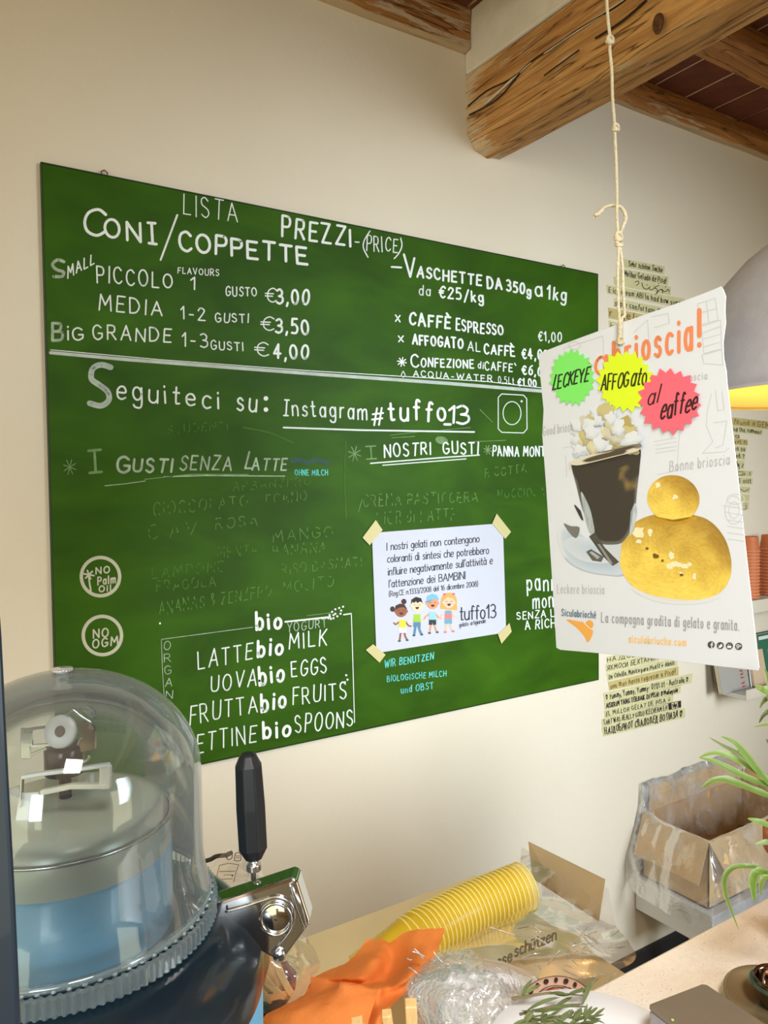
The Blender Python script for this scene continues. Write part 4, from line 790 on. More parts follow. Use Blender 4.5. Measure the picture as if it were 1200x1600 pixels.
# books
def book(px0, px1, h, col, label, lean=.0, y=-.018, spine=None, th=.02, title=None, z0=.856, pages=True, tl=0):
    """cover facing the room, leaning back against the wall"""
    a = PY(px0, 1085, y-.04).x; b = PY(px1, 1085, y-.04).x
    T = thing('book', label, 'book', ((a+b)/2, y-.05, z0))
    def pt(x, d, z): return V((x, y-.045-d+(z-z0)*.14+0, z))
    mk = lambda d0, d1, i: [pt(a+i, d0, z0+i), pt(b-i, d0, z0+i), pt(b-i+tl, d0, z0+h-i), pt(a+i+tl, d0, z0+h-i)]
    MB().prism(mk(0, 0, .001), (0, .0025, 0)).build('cover', mat('cover_'+label.split()[0], col, .4, var=.03), T, bevel=.001)
    MB().prism(mk(-.0025, 0, .004), (0, th-.004, 0)).build('pages', mat('pages', (226, 214, 196), .8), T)
    MB().prism([V((p.x, p.y+th, p.z)) for p in mk(0, 0, .001)], (0, .0025, 0)).build('back_cover', mat('back_'+label.split()[0], tuple(int(q*.6) for q in col), .5), T)
    return T, (lambda u, v_, l_: pt(a+(b-a)*u+tl*v_, l_, z0+h*v_)), a, b
BKS = []
T, f_, a, b = book(1127, 1170, .16, (168, 164, 156), 'grey covered book with red sideways lettering leaning on the lower ledge', tl=-.012)
p = Print(lambda x, y, l_: f_(x, y, l_), .0006)
def vtext(p, t, u, v0, v1, h, w_, f):   # lettering running up the cover
    q = Print(lambda x, y, l_: f(u-(-y)*0+ (y)*1.0, v0+(x)*(v1-v0), l_), .0006); return q
tp = Print(lambda x, y, l_: f_(.72+y*.16, .06+x*.5, l_), .0006); tp.text("iring", 0, 0, 1, 0, -1.0, w=.055); tp.build('lettering', mat('book_red', (176, 50, 48), .5), T)
T, f_, a, b = book(1171, 1177, .17, (40, 38, 38), 'thin black spined book standing next to the grey one on the ledge', th=.03)
Print(lambda x, y, l_: f_(x, y, l_), .0006).poly([(0, 0), (.35, 0), (.35, 1), (0, 1)]).build('spine_stripe', M_WHITE, T)
T, f_, a, b = book(1178, 1199, .13, (214, 186, 156), 'peach coloured small book with rounded corners on the ledge', y=-.03, tl=-.01)
T, f_, a, b = book(1190, 1240, .175, (44, 110, 84), 'green covered book with white print lines behind the peach one', y=-.008)
p = Print(lambda x, y, l_: f_(x, y, l_), .0006)
for v_ in (.88,): p.poly([(.03, v_), (.95, v_), (.95, v_+.07), (.03, v_+.07)])
for v_ in (.52, .56, .60, .64, .36, .4, .44): p.poly([(.25, v_), (.9, v_), (.9, v_+.015), (.25, v_+.015)])
p.build('printed_lines', M_WHITE, T)
# orange paper cups in nested stacks on the upper shelf
M_CUP = mat('cup_orange', (196, 106, 54), .6, var=.08, scale=40); M_CUPR = mat('cup_rim', (226, 150, 110), .55)
def paper_cup(loc, label, group, first=None):
    if first:
        r = first.copy(); COL.objects.link(r); r.location = loc; r['label'] = label
        for ch in first.children: c = ch.copy(); COL.objects.link(c); c.parent = r
        return r
    T = thing('paper_cup', label, 'cup', loc, group); L0 = V(loc)
    MB().lathe(L0, [(.029, .052), (.036, 0)], 24, cap=False).build('wall', M_CUP, T, smooth=True)
    MB().lathe(L0, [(.0285, .050), (.001, .050)], 24, cap=False).build('bottom', M_CUP, T, smooth=True)
    MB().tube([L0+V((.037*cos(t), .037*sin(t), .002)) for t in [2*pi*k/24 for k in range(24)]], .0017, 6, closed=True).build('rim', M_CUPR, T, smooth=True)
    return T
pc = None; zc = zs+.0475
for s_i, (pxc, n, where) in enumerate(((1171, 15, 'left'), (1205, 15, 'middle'), (1243, 14, 'right'))):
    x = PY(pxc, 900, -.07).x; tot = .205 if s_i != 2 else .19
    for k in range(n):
        z = zc+k*.0118
        lab = ('orange paper cup on top of the %s upside-down stack on the upper shelf' % where) if k == n-1 else ('orange paper cup, %s from the top of the %s stack on the upper shelf' % (nth(n-k), where))
        T = paper_cup((x, -.066, z), lab, 'orange paper cups on the upper shelf', pc)
        if pc is None: pc = T
        T['group'] = 'orange paper cups in the %s stack' % where

# ------------------------------------------------------------------ white bench, cardboard box with film liner
BN = thing('low_bench', 'low white bench against the wall carrying the cardboard box', 'bench', (2.32, -.14, 0))
MB().box((2.026, -.285, .190), (2.64, -.002, .296)).build('seat_box', M_WHITE, BN, bevel=.003)
for x, y in ((2.13, -.20), (2.56, -.20), (2.30, -.03), (2.52, -.03)):
    if True: MB().box((x-.014, y-.014, .0), (x+.014, y+.014, .19)).build('leg', M_WHITE, BN, bevel=.002)
M_CB = mat('cardboard', (220, 182, 128), .85, var=.08, scale=20, bump=.1, bscale=120); M_CBI = mat('cardboard_inner', (204, 160, 104), .85, var=.08)
BX = thing('cardboard_box', 'open cardboard box lined with clear film on the low white bench', 'box', (2.33, -.13, .297))
bx0, bx1, by0, by1, bz0, bz1 = 2.05, 2.60, -.255, -.012, .298, .505
t_ = .004
MB().box((bx0, by0, bz0), (bx1, by1, bz0+t_)).build('bottom', M_CBI, BX)
MB().box((bx0, by0, bz0), (bx0+t_, by1, bz1)).build('side_wall', M_CB, BX); MB().box((bx1-t_, by0, bz0), (bx1, by1, bz1)).build('side_wall', M_CB, BX)
MB().box((bx0, by0, bz0), (bx1, by0+t_, bz1)).build('front_wall', M_CB, BX); MB().box((bx0, by1-t_, bz0), (bx1, by1, bz1)).build('rear_wall', M_CBI, BX)
def flap(a, b, da, db, name='flap'):
    a, b = V(a), V(b); MB().prism([a, b, b+V(db), a+V(da)], (0, 0, .004)).build(name, M_CB, BX)
flap((bx0, by0, bz1), (bx0, by1, bz1), (-.055, -.004, -.118), (-.055, -.01, -.118))
flap((bx0, by0, bz1), (bx1, by0, bz1), (.035, -.055, -.118), (0, -.055, -.118))
flap((bx0+.03, by1, bz1), (bx1, by1, bz1), (.015, .006, .075), (0, .006, .075))
flap((bx1, by0, bz1), (bx1, by1, bz1), (.03, 0, .03), (.03, 0, .03))
# film liner, draped over the rim
M_FILM = film('clear_film', white=.22, gloss=.2, rough=.16, noise_scale=12, bump=.6, edge=.35, whitecol=(226, 230, 236))
def liner():
    rim = []; n = 20
    def seg(a, b, m): return [(a[0]+(b[0]-a[0])*i/m, a[1]+(b[1]-a[1])*i/m) for i in range(m)]
    c = [(bx0, by0), (bx1, by0), (bx1, by1), (bx0, by1)]
    loop = seg(c[0], c[1], 46)+seg(c[1], c[2], 22)+seg(c[2], c[3], 46)+seg(c[3], c[0], 24)
    cx, cy = (bx0+bx1)/2, (by0+by1)/2; rows = []
    for j in range(26):
        v_ = j/25; row = []
        for i, (x, y) in enumerate(loop):
            dx = (x-cx)/(bx1-bx0)*2; dy = (y-cy)/(by1-by0)*2; back = 1 if y > by1-.003 else 0; m = max(abs(dx), abs(dy))
            nx = max(-1, min(1, dx))**3; ny = max(-1, min(1, dy))**3; l = math.hypot(nx, ny) or 1; nx /= l; ny /= l
            if v_ < .45:     # inside, from the depth of the box up to the rim
                t = v_/.45; off = -.014-.02*(1-t)+.012*t; z = bz0+.05+(bz1+.008-bz0-.05)*t
            else:
                t = (v_-.45)/.55; off = .002+.075*min(1, t*1.5); z = bz1+.010+.012*sin(min(1, t*4)*pi)-.245*t**1.2
                if dx < -.6 or dy < -.6: pass
            if back: z += .07*min(1, max(0, v_-.25)*4)*(1-max(0, v_-.6)*2.2); off = min(off, .008)
            if y > by1-.06: z += .03*(y-by1+.06)/.06*min(1, max(0, v_-.25)*4)
            d = noise.noise(V((x*14, y*14, v_*5)))*.012+noise.noise(V((x*45, y*45, v_*16)))*.005
            r = noise.noise(V((x*30, y*30, 3.3)))*.008*(1 if v_ > .5 else .4)
            Y_ = y+ny*(off+d+r); Y_ = min(Y_, -.004)
            row.append(V((x+nx*(off+d+r), Y_, z+d*.6)))
        row.append(row[0].copy()); rows.append(row)
    return MB().grid(rows).build('film_liner', M_FILM, BX, smooth=True)
liner()
# a browned pastry piece in the box
def lump(c, rx, ry, rz, name, m, parent=None, wob=.25, sd=0, f=30):
    mb = MB(); n, r = 18, 10; vs = []
    for j in range(r+1):
        ph = pi*j/r-pi/2
        for i in range(n):
            th = 2*pi*i/n; d = V((cos(ph)*cos(th), cos(ph)*sin(th), sin(ph))); k = 1+wob*noise.noise(V((d.x*1.7+sd, d.y*1.7, d.z*1.7)))+.06*noise.noise(d*6)
            vs.append(V(c)+V((d.x*rx*k, d.y*ry*k, d.z*rz*k)))
    fs = [(j*n+i, j*n+(i+1) % n, (j+1)*n+(i+1) % n, (j+1)*n+i) for j in range(r) for i in range(n)]
    return mb.add(vs, fs).build(name, m, parent, smooth=True)
M_PAS = mat('pastry', (190, 112, 52), .6, var=.25, scale=25, bump=.4, bscale=60)
for (x, y, lab) in ((2.165, -.16, 'golden brown pastry piece lying left inside the lined cardboard box'), (2.30, -.10, 'brown pastry piece lying deeper in the lined cardboard box')):
    o = lump((x, y, .345 if x > 2.2 else .375), .045, .04, .04 if x > 2.2 else .07, 'pastry', M_PAS, None, .35, x*9); tag(o, lab, 'pastry'); centred(o)

# ------------------------------------------------------------------ counter and worktop
def quartz():
    m, nt, b, out = base_mat('quartz'); N = nt.nodes.new; L = nt.links.new
    tc = N('ShaderNodeTexCoord'); v_ = N('ShaderNodeTexVoronoi'); v_.inputs['Scale'].default_value = 330; L(tc.outputs['Object'], v_.inputs['Vector'])
    n = N('ShaderNodeTexNoise'); n.inputs['Scale'].default_value = 160; n.inputs['Detail'].default_value = 2; L(tc.outputs['Object'], n.inputs['Vector'])
    r = N('ShaderNodeValToRGB'); e = r.color_ramp.elements; e[0].position = .12; e[0].color = s2l((160, 130, 96))+(1,); e[1].position = .22; e[1].color = s2l((250, 240, 228))+(1,); L(v_.outputs['Distance'], r.inputs[0])
    mx = N('ShaderNodeMixRGB'); mx.inputs[2].default_value = s2l((247, 236, 222))+(1,); r2 = N('ShaderNodeValToRGB'); r2.color_ramp.elements[0].position = .42; r2.color_ramp.elements[1].position = .56; L(n.outputs[0], r2.inputs[0]); L(r2.outputs[0], mx.inputs[0]); L(r.outputs[0], mx.inputs[1]); L(mx.outputs[0], b.inputs['Base Color']); b.inputs['Roughness'].default_value = .3; return m
ZW = .90
CT = MB().box((.36, -1.50, 1.06), (1.75, -1.137, 1.10)).box((.45, -1.40, 0), (1.65, -1.19, 1.06)).build('customer_counter', quartz(), bevel=.003); tag(CT, 'speckled beige quartz counter top in the lower right foreground', 'counter'); centred(CT)
M_WT = mat('worktop_tan', (226, 208, 166), .5, var=.05, scale=8)
WT = MB().box((-.9, -1.136, ZW-.03), (.86, -.60, ZW)).box((-.88, -1.1, 0), (.84, -.64, ZW-.03)).build('worktop', M_WT, bevel=.003); tag(WT, 'tan staff worktop behind the counter under the cups and bags', 'worktop'); centred(WT)

# ------------------------------------------------------------------ nested yellow cups lying on the worktop
M_YC = mat('yellow_cup_plastic', (246, 214, 60), .25, var=.02); M_YC.node_tree.nodes['Principled BSDF'].inputs['Alpha'].default_value = .55
M_YR = mat('yellow_cup_rim', (250, 234, 140), .4, var=.03)
pth = [(640, 1476), (648, 1471), (660, 1462), (735, 1421), (818, 1386)]
P3 = []
for (x, y), z in zip(pth, (ZW+.045, ZW+.047, ZW+.05, ZW+.055, ZW+.062)): P3.append(PZ(x, y, z))
dense = [V(q) for q in cr([tuple(q) for q in P3], 40)]
s_acc = [0]
for a, b in zip(dense, dense[1:]): s_acc.append(s_acc[-1]+(b-a).length)
tot = s_acc[-1]; pitch = .0082; ncup = int(tot/pitch)
print('cup column length', tot, ncup)
def cup_at(s):
    for i in range(len(dense)-1):
        if s_acc[i+1] >= s: t = (s-s_acc[i])/(s_acc[i+1]-s_acc[i]); return dense[i].lerp(dense[i+1], t), (dense[i+1]-dense[i]).normalized()
    return dense[-1], (dense[-1]-dense[-2]).normalized()
YC = None
for k in range(ncup+1):
    p_, d_ = cup_at(tot-k*pitch)
    if YC is None:
        YC = thing('plastic_cup', 'rightmost clear yellow plastic cup, open end of the lying stack', 'cup', (0, 0, 0), 'nested yellow plastic cups')
        MB().lathe((0, 0, 0), [(.0365, 0), (.0355, -.012), (.035, -.013), (.026, -.085)], 28, cap=False).build('cup_wall', M_YC, YC, smooth=True)
        MB().lathe((0, 0, 0), [(.026, -.084), (.0005, -.084)], 28, cap=False).build('cup_bottom', M_YC, YC, smooth=True)
        MB().tube([V((.0368*cos(t), .0368*sin(t), 0)) for t in [2*pi*q/28 for q in range(28)]], .0013, 6, closed=True).build('rim', M_YR, YC, smooth=True)
        r = YC
    else:
        r = YC.copy(); COL.objects.link(r); r['label'] = 'clear yellow plastic cup, %s from the open right end of the lying stack' % nth(k+1)
        for ch in YC.children: c = ch.copy(); COL.objects.link(c); c.parent = r
        if k == ncup: r['label'] = 'leftmost yellow plastic cup of the lying stack, by the orange napkin'
    r.location = p_; r.rotation_euler = d_.to_track_quat('Z', 'Y').to_euler()

# ------------------------------------------------------------------ flattened cardboard and printed film bag
cb = [PD(828, 1316, 1.27), PD(946, 1374, 1.15), PD(936, 1440, 1.14), PD(880, 1404, 1.2), PD(834, 1374, 1.26)]
o = MB().prism(cb, (0, .004, 0)).build('cardboard_sheet', mat('cardboard_grey', (200, 178, 142), .85, var=.05), bevel=.001); tag(o, 'plain grey-brown cardboard sheet standing up behind the yellow cups', 'cardboard'); centred(o)
def crinkle(P, amp, f, sd=0):
    out = []
    for r in P:
        q = []
        for p in r:
            n1 = noise.noise(V(p)*f+V((sd, 0, 0))); n2 = noise.noise(V(p)*f*2.7+V((0, sd, 0))); n3 = abs(noise.noise(V(p)*f*.6+V((0, 0, sd))))
            q.append(V(p)+V((n2*.3, -n1*.5, n1+n2*.4-n3*.6))*amp)
        out.append(q)
    return out
M_BAG = film('bag_film', white=.13, gloss=.2, rough=.16, noise_scale=9, bump=.35, edge=.35, whitecol=(226, 218, 200))
BG = thing('film_bag', 'big crumpled clear plastic bag printed with grey words, right of the cups', 'bag', PZ(840, 1480, ZW))
ctrl = [[(816, 1322, 1.285), (870, 1345, 1.24), (920, 1372, 1.19), (950, 1390, 1.16)],
        [(800, 1392, 1.20), (852, 1392, 1.19), (905, 1418, 1.15), (960, 1440, 1.12)],
        [(700, 1430, 1.17), (790, 1440, 1.13), (880, 1458, 1.09), (985, 1474, 1.075)],
        [(600, 1462, 1.13), (740, 1478, 1.08), (860, 1490, 1.045), (992, 1498, 1.05)],
        [(600, 1500, 1.05), (700, 1520, 1.02), (830, 1530, 1.01), (935, 1530, 1.02)],
        [(600, 1540, .99), (690, 1560, .97), (800, 1570, .96), (900, 1570, .97)]]
Pg = patch(ctrl, 16, 10, PD); Pg = crinkle(Pg, .007, 13, 1); MB().grid(Pg).build('film', M_BAG, BG, smooth=True)
# inner sheet giving the bag its fullness: tan paper sleeves of cups inside
ctrl2 = [[(700, 1448, 1.20), (790, 1446, 1.18), (860, 1448, 1.16), (905, 1462, 1.13)], [(690, 1475, 1.13), (790, 1478, 1.10), (860, 1482, 1.09), (925, 1488, 1.08)], [(680, 1525, 1.05), (780, 1528, 1.03), (850, 1530, 1.03), (915, 1522, 1.05)], [(680, 1560, 1.0), (770, 1566, 1.0), (840, 1566, 1.0), (900, 1556, 1.0)]]
Pg2 = crinkle(patch(ctrl2, 10, 8, PD), .004, 16, 4); MB().grid(Pg2).build('paper_lining', mat('bag_paper', (232, 214, 178), .8, var=.06, scale=12), BG, smooth=True)
# printed words on the film, following a flat part just above it
wo = [PD(750, 1525, 1.012), PD(880, 1462, 1.045), PD(878, 1440, 1.075)]
wn = (wo[1]-wo[0]).cross(wo[2]-wo[0]).normalized()
if wn.dot(CAM-wo[0]) < 0: wn = -wn
def fbag(px, py, l_):
    v = ray(px, py); t = (wo[0]-CAM).dot(wn)/v.dot(wn); return CAM+v*(t*.992)+wn*l_
p = Print(fbag, .001); p.text("lasse", 765, 1519, 800, 1502, 18, 17, 3, gap=22); p.text("schützen", 805, 1496, 869, 1469, 18, 17, 3, gap=22); p.build('lettering', mat('film_print_grey', (116, 106, 88), .7), BG)
p = Print(fbag, .001); p.stroke([(810, 1452), (826, 1449)], 1.2); p.build('lettering', bpy.data.materials['film_print_grey'], BG)
# ridges of bunched film that catch the light
mb = MB()
random.seed(3)
for k in range(26):
    x = random.uniform(780, 985); y = random.uniform(1450, 1530); d = 1.0+(1530-y)/80*.07+ (x-900)/1000
    a = random.uniform(-.9, .9); L_ = random.uniform(6, 22); pts = [(x-L_*cos(a), y-L_*sin(a)), (x+random.uniform(-3, 3), y+random.uniform(-3, 3)), (x+L_*cos(a), y+L_*sin(a))]
    P_ = [PD(*q, d) for q in cr(pts, 4)]; mb.tube(P_, [.0002]+[.0009]*(len(P_)-2)+[.0002], 5)
mb.build('film_folds', film('fold_film', white=.5, gloss=.6, rough=.1, bump=0, edge=.6), BG, smooth=True)['kind'] = 'stuff'
# ------------------------------------------------------------------ orange napkin
def napkin():
    m, nt, b, out = base_mat('napkin_orange'); N = nt.nodes.new; L = nt.links.new
    b.inputs['Base Color'].default_value = s2l((255, 150, 72))+(1,); b.inputs['Roughness'].default_value = .9; b.inputs['Subsurface Weight'].default_value = .0
    tc = N('ShaderNodeTexCoord'); v_ = N('ShaderNodeTexNoise'); v_.inputs['Scale'].default_value = 420; v_.inputs['Detail'].default_value = 2; L(tc.outputs['Object'], v_.inputs['Vector']); bp = N('ShaderNodeBump'); bp.inputs['Strength'].default_value = .35; bp.inputs['Distance'].default_value = .002; L(v_.outputs[0], bp.inputs['Height']); L(bp.outputs[0], b.inputs['Normal'])
    tl = N('ShaderNodeBsdfTranslucent'); tl.inputs[0].default_value = s2l((255, 156, 76))+(1,); mx = N('ShaderNodeMixShader'); mx.inputs[0].default_value = .2; L(b.outputs[0], mx.inputs[1]); L(tl.outputs[0], mx.inputs[2]); L(mx.outputs[0], out.inputs[0]); return m
M_NAP = napkin()
NP = thing('paper_napkin', 'folded bright orange paper napkin flaring up in front of the yellow cups', 'napkin', PD(560, 1600, .86))
c1 = [[(574, 1467, 1.00), (598, 1467, 1.0), (612, 1471, .98), (637, 1454, .97), (695, 1451, .95)],
      [(545, 1501, .98), (585, 1498, .95), (615, 1500, .965), (650, 1490, .93), (683, 1487, .925)],
      [(497, 1523, .96), (558, 1528, .91), (600, 1532, .93), (632, 1530, .88), (659, 1525, .90)],
      [(484, 1537, .93), (540, 1540, .93), (588, 1545, .88), (604, 1554, .885), (628, 1556, .875)],
      [(470, 1565, .90), (530, 1562, .88), (570, 1580, .875), (590, 1588, .84), (603, 1582, .85)],
      [(450, 1600, .88), (510, 1600, .86), (560, 1612, .85), (580, 1622, .83), (596, 1612, .82)]]
P = crinkle(patch(c1, 10, 10, PD), .0022, 55, 2); MB().grid(P).build('upper_fold', M_NAP, NP, smooth=True)
c2 = [[(485, 1526, .925), (520, 1532, .90), (555, 1538, .885), (580, 1541, .875)],
      [(481, 1549, .90), (525, 1541, .885), (535, 1535, .868), (590, 1545, .865)],
      [(440, 1572, .88), (490, 1568, .86), (545, 1560, .85), (585, 1566, .85)],
      [(412, 1590, .86), (470, 1592, .845), (530, 1590, .835), (575, 1600, .83)],
      [(404, 1625, .84), (470, 1630, .83), (530, 1635, .82), (570, 1640, .82)]]
P = crinkle(patch(c2, 10, 10, PD), .002, 60, 7); MB().grid(P).build('lower_fold', M_NAP, NP, smooth=True)

# ------------------------------------------------------------------ clear bag of wooden spoons
SB = thing('spoon_bag', 'clear bag of little wooden spoons beside the machine', 'bag', PD(425, 1570, .93))
M_SP = mat('spoon_wood', (214, 172, 112), .6, var=.08, scale=30)
def spoon(p0, p1, w0, w1, lab):
    a, b = PD(*p0), PD(*p1); t = (b-a); s = t.cross(FW).normalized(); n = 12; L_ = []; Rr = []
    for i in range(n+1):
        u = i/n; c = a+t*u-FW*(.003*sin(u*pi)); ww = w0+(w1-w0)*(1/(1+math.exp((u-.35)*16))) if w1 else w0
        if u < .08: ww *= .7
        if u > .95: ww *= .75
        L_.append(c+s*ww); Rr.append(c-s*ww)
    o = MB().prism(L_+Rr[::-1], FW*.0016).build('wooden_spoon', M_SP, None, bevel=.0004, seg=1)
    tag(o, lab, 'spoon', 'wooden spoons in the clear bag'); centred(o)
for i, (a, b, w_) in enumerate([((402, 1490, .90), (440, 1548, .90), .0095), ((412, 1488, .905), (456, 1552, .90), .0085), ((425, 1496, .91), (447, 1562, .905), .008), ((400, 1515, .895), (430, 1560, .895), .0075), ((398, 1536, .90), (425, 1566, .89), .007), ((405, 1500, .915), (398, 1556, .91), .008), ((433, 1508, .90), (457, 1556, .885), .0045), ((395, 1548, .905), (450, 1556, .90), .0045), ((402, 1560, .89), (447, 1553, .885), .0040), ((410, 1525, .89), (445, 1560, .885), .0045), ((430, 1500, .93), (404, 1545, .92), .006)]):
    spoon(a, b, .0038, w_, 'little flat wooden spoon in the clear bag beside the machine')
def poly3(pts, th, name, m, parent, bevel=0): return MB().prism([PD(*q) for q in pts], FW*th).build(name, m, parent, bevel=bevel)
o = poly3([(430, 1512, .935), (447, 1509, .935), (462, 1528, .93), (461, 1546, .92), (455, 1556, .92), (440, 1560, .925), (428, 1540, .93)], .01, 'maroon_pouch', mat('maroon', (112, 52, 56), .5, var=.15), None); tag(o, 'small maroon pouch behind the wooden spoons', 'pouch'); centred(o)
o = MB().box((-.9, -.0, 0), (-.0, .0, 0)); 
tr = [PZ(395, 1574, ZW+.004), PZ(442, 1556, ZW+.004), PZ(460, 1550, ZW+.004), PZ(446, 1572, ZW+.004), PZ(400, 1600, ZW+.004)]
o = MB().prism(tr, (0, 0, .014)).build('dark_tray', mat('tray_black', (30, 26, 30), .4), None, bevel=.002); tag(o, 'thin black tray under the bag of wooden spoons', 'tray'); centred(o)
M_SBF = film('spoon_bag_film', white=.06, gloss=.15, rough=.12, noise_scale=20, bump=.4, edge=.3, whitecol=(236, 226, 205))
ctrl = [[(330, 1352, .96), (356, 1324, .97), (392, 1326, .97), (412, 1370, .965), (436, 1410, .955)], [(326, 1400, .94), (360, 1400, .92), (400, 1410, .91), (440, 1440, .915), (478, 1462, .93)], [(330, 1460, .92), (372, 1470, .90), (410, 1476, .885), (462, 1490, .895), (500, 1506, .92)],
        [(340, 1530, .90), (385, 1530, .88), (420, 1528, .87), (466, 1530, .875), (485, 1532, .90)], [(360, 1586, .88), (395, 1582, .875), (420, 1578, .87), (455, 1566, .872), (468, 1560, .88)]]
P = crinkle(patch(ctrl, 10, 10, PD), .005, 40, 5); MB().grid(P).build('film', M_SBF, SB, smooth=True)
def fsb(px, py, l_): return PD(px, py, .936-(py-1330)/1000*.35-l_)
M_PB = mat('bag_print', (66, 46, 30), .6)
p = Print(fsb, .001)
p.ring(358, 1337, 5, 6, 1.4, 12); p.stroke([(354, 1341), (362, 1331)], 1.0); p.stroke(cr([(368, 1333), (375, 1333), (376, 1344), (366, 1344), (368, 1333)], 3), 1.2); p.text("20", 368, 1341, 374, 1341, 5, w=.8)
p.stroke([(340, 1400), (338, 1372), (343, 1352), (357, 1349), (373, 1351), (369, 1362), (365, 1378)], .9); p.stroke([(343, 1362), (367, 1361)], 1.0); p.stroke([(350, 1367), (362, 1367)], .9); p.ell(363, 1368, 1.5, 1.6); p.stroke([(344, 1374), (363, 1373)], 1.0)
p.build('printed_marks', M_PB, SB)
MB().tube([PD(*q) for q in cr([(270, 1352, 1.0), (322, 1345, .99), (338, 1338, .985), (354, 1336, .98), (362, 1332, .985)], 4)], .0028, 8).build('power_cord', M_DARK, None, smooth=True)
o = bpy.data.objects['power_cord']; tag(o, 'short black power cord between the dome and the clear bag', 'cord'); centred(o)

# ------------------------------------------------------------------ bubble wrap parcel
def bubble():
    m, nt, b, out = base_mat('bubble_wrap'); N = nt.nodes.new; L = nt.links.new
    tc = N('ShaderNodeTexCoord'); v_ = N('ShaderNodeTexVoronoi'); v_.inputs['Scale'].default_value = 210; L(tc.outputs['Object'], v_.inputs['Vector'])
    mr = N('ShaderNodeMapRange'); mr.inputs['From Min'].default_value = 0; mr.inputs['From Max'].default_value = .7; mr.inputs['To Min'].default_value = 1; mr.inputs['To Max'].default_value = 0; L(v_.outputs['Distance'], mr.inputs[0])
    bp = N('ShaderNodeBump'); bp.inputs['Strength'].default_value = .6; bp.inputs['Distance'].default_value = .003; L(mr.outputs[0], bp.inputs['Height']); L(bp.outputs[0], b.inputs['Normal'])
    b.inputs['Base Color'].default_value = s2l((244, 245, 250))+(1,); b.inputs['Roughness'].default_value = .4; b.inputs['Alpha'].default_value = 1; b.inputs['Specular IOR Level'].default_value = .5
    return m
M_BW = bubble()
BW = thing('bubble_wrap_parcel', 'parcel in silvery bubble wrap and clear film behind the wooden sticks', 'parcel', PD(740, 1600, .84))
ctrl = [[(682, 1512, .93), (700, 1498, .95), (745, 1502, .96), (790, 1510, .96), (838, 1528, .95)], [(652, 1528, .89), (700, 1514, .87), (745, 1518, .86), (795, 1522, .87), (848, 1548, .91)], [(640, 1546, .87), (690, 1538, .85), (745, 1546, .84), (790, 1545, .84), (845, 1565, .88)], [(640, 1560, .86), (690, 1560, .83), (745, 1565, .81), (800, 1572, .82), (842, 1585, .86)], [(660, 1590, .84), (700, 1600, .81), (745, 1610, .80), (800, 1612, .80), (838, 1612, .84)], [(680, 1640, .83), (700, 1650, .80), (745, 1660, .79), (800, 1660, .80), (838, 1650, .83)]]
P = patch(ctrl, 16, 16, PD); P2 = []
for r in P:
    P2.append([p+V((0, -.5, 1))*(.0028*max(0, noise.noise(p*190))+.005*noise.noise(p*24)) for p in r])
MB().grid(P2).build('bubble_wrap', M_BW, BW, smooth=True)
P = [[p+FW*.02-UP*.006 for p in r] for r in patch(ctrl, 6, 6, PD)]; MB().grid(P).build('contents', mat('parcel_contents', (226, 214, 204), .7, var=.25, scale=20), BW, smooth=True)
M_CF = film('crackly_film', white=.24, gloss=.25, rough=.12, noise_scale=34, bump=.7, edge=.3)
ctrl = [[(684, 1484, .95), (735, 1486, .96), (775, 1512, .95), (812, 1538, .93), (880, 1560, .90)], [(640, 1530, .86), (700, 1510, .85), (760, 1520, .84), (830, 1555, .84), (872, 1575, .83)], [(630, 1560, .85), (690, 1560, .815), (760, 1570, .80), (825, 1585, .80), (868, 1595, .80)], [(650, 1640, .82), (700, 1640, .79), (760, 1640, .78), (825, 1640, .78), (880, 1640, .78)]]
P = crinkle(patch(ctrl, 18, 18, PD), .006, 50, 9); P = crinkle(P, .003, 140, 2); MB().grid(P).build('outer_film', M_CF, BW, smooth=True)
mb = MB(); random.seed(5)
for k in range(46):
    x = random.uniform(640, 890); y = random.uniform(1540, 1600) if x > 800 or random.random() < .4 else random.uniform(1490, 1520)
    a = random.uniform(-.5, 1.3); L_ = random.uniform(3, 13); d = .80+.1*(1600-y)/110-.012
    mb.tube([PD(*q, d) for q in cr([(x-L_*cos(a), y-L_*sin(a)), (x, y+random.uniform(-2, 2)), (x+L_*cos(a), y+L_*sin(a))], 4)], [.0002]+[.0008]*7+[.0002], 5)
mb.build('film_folds', bpy.data.materials['fold_film'], BW, smooth=True)['kind'] = 'stuff'

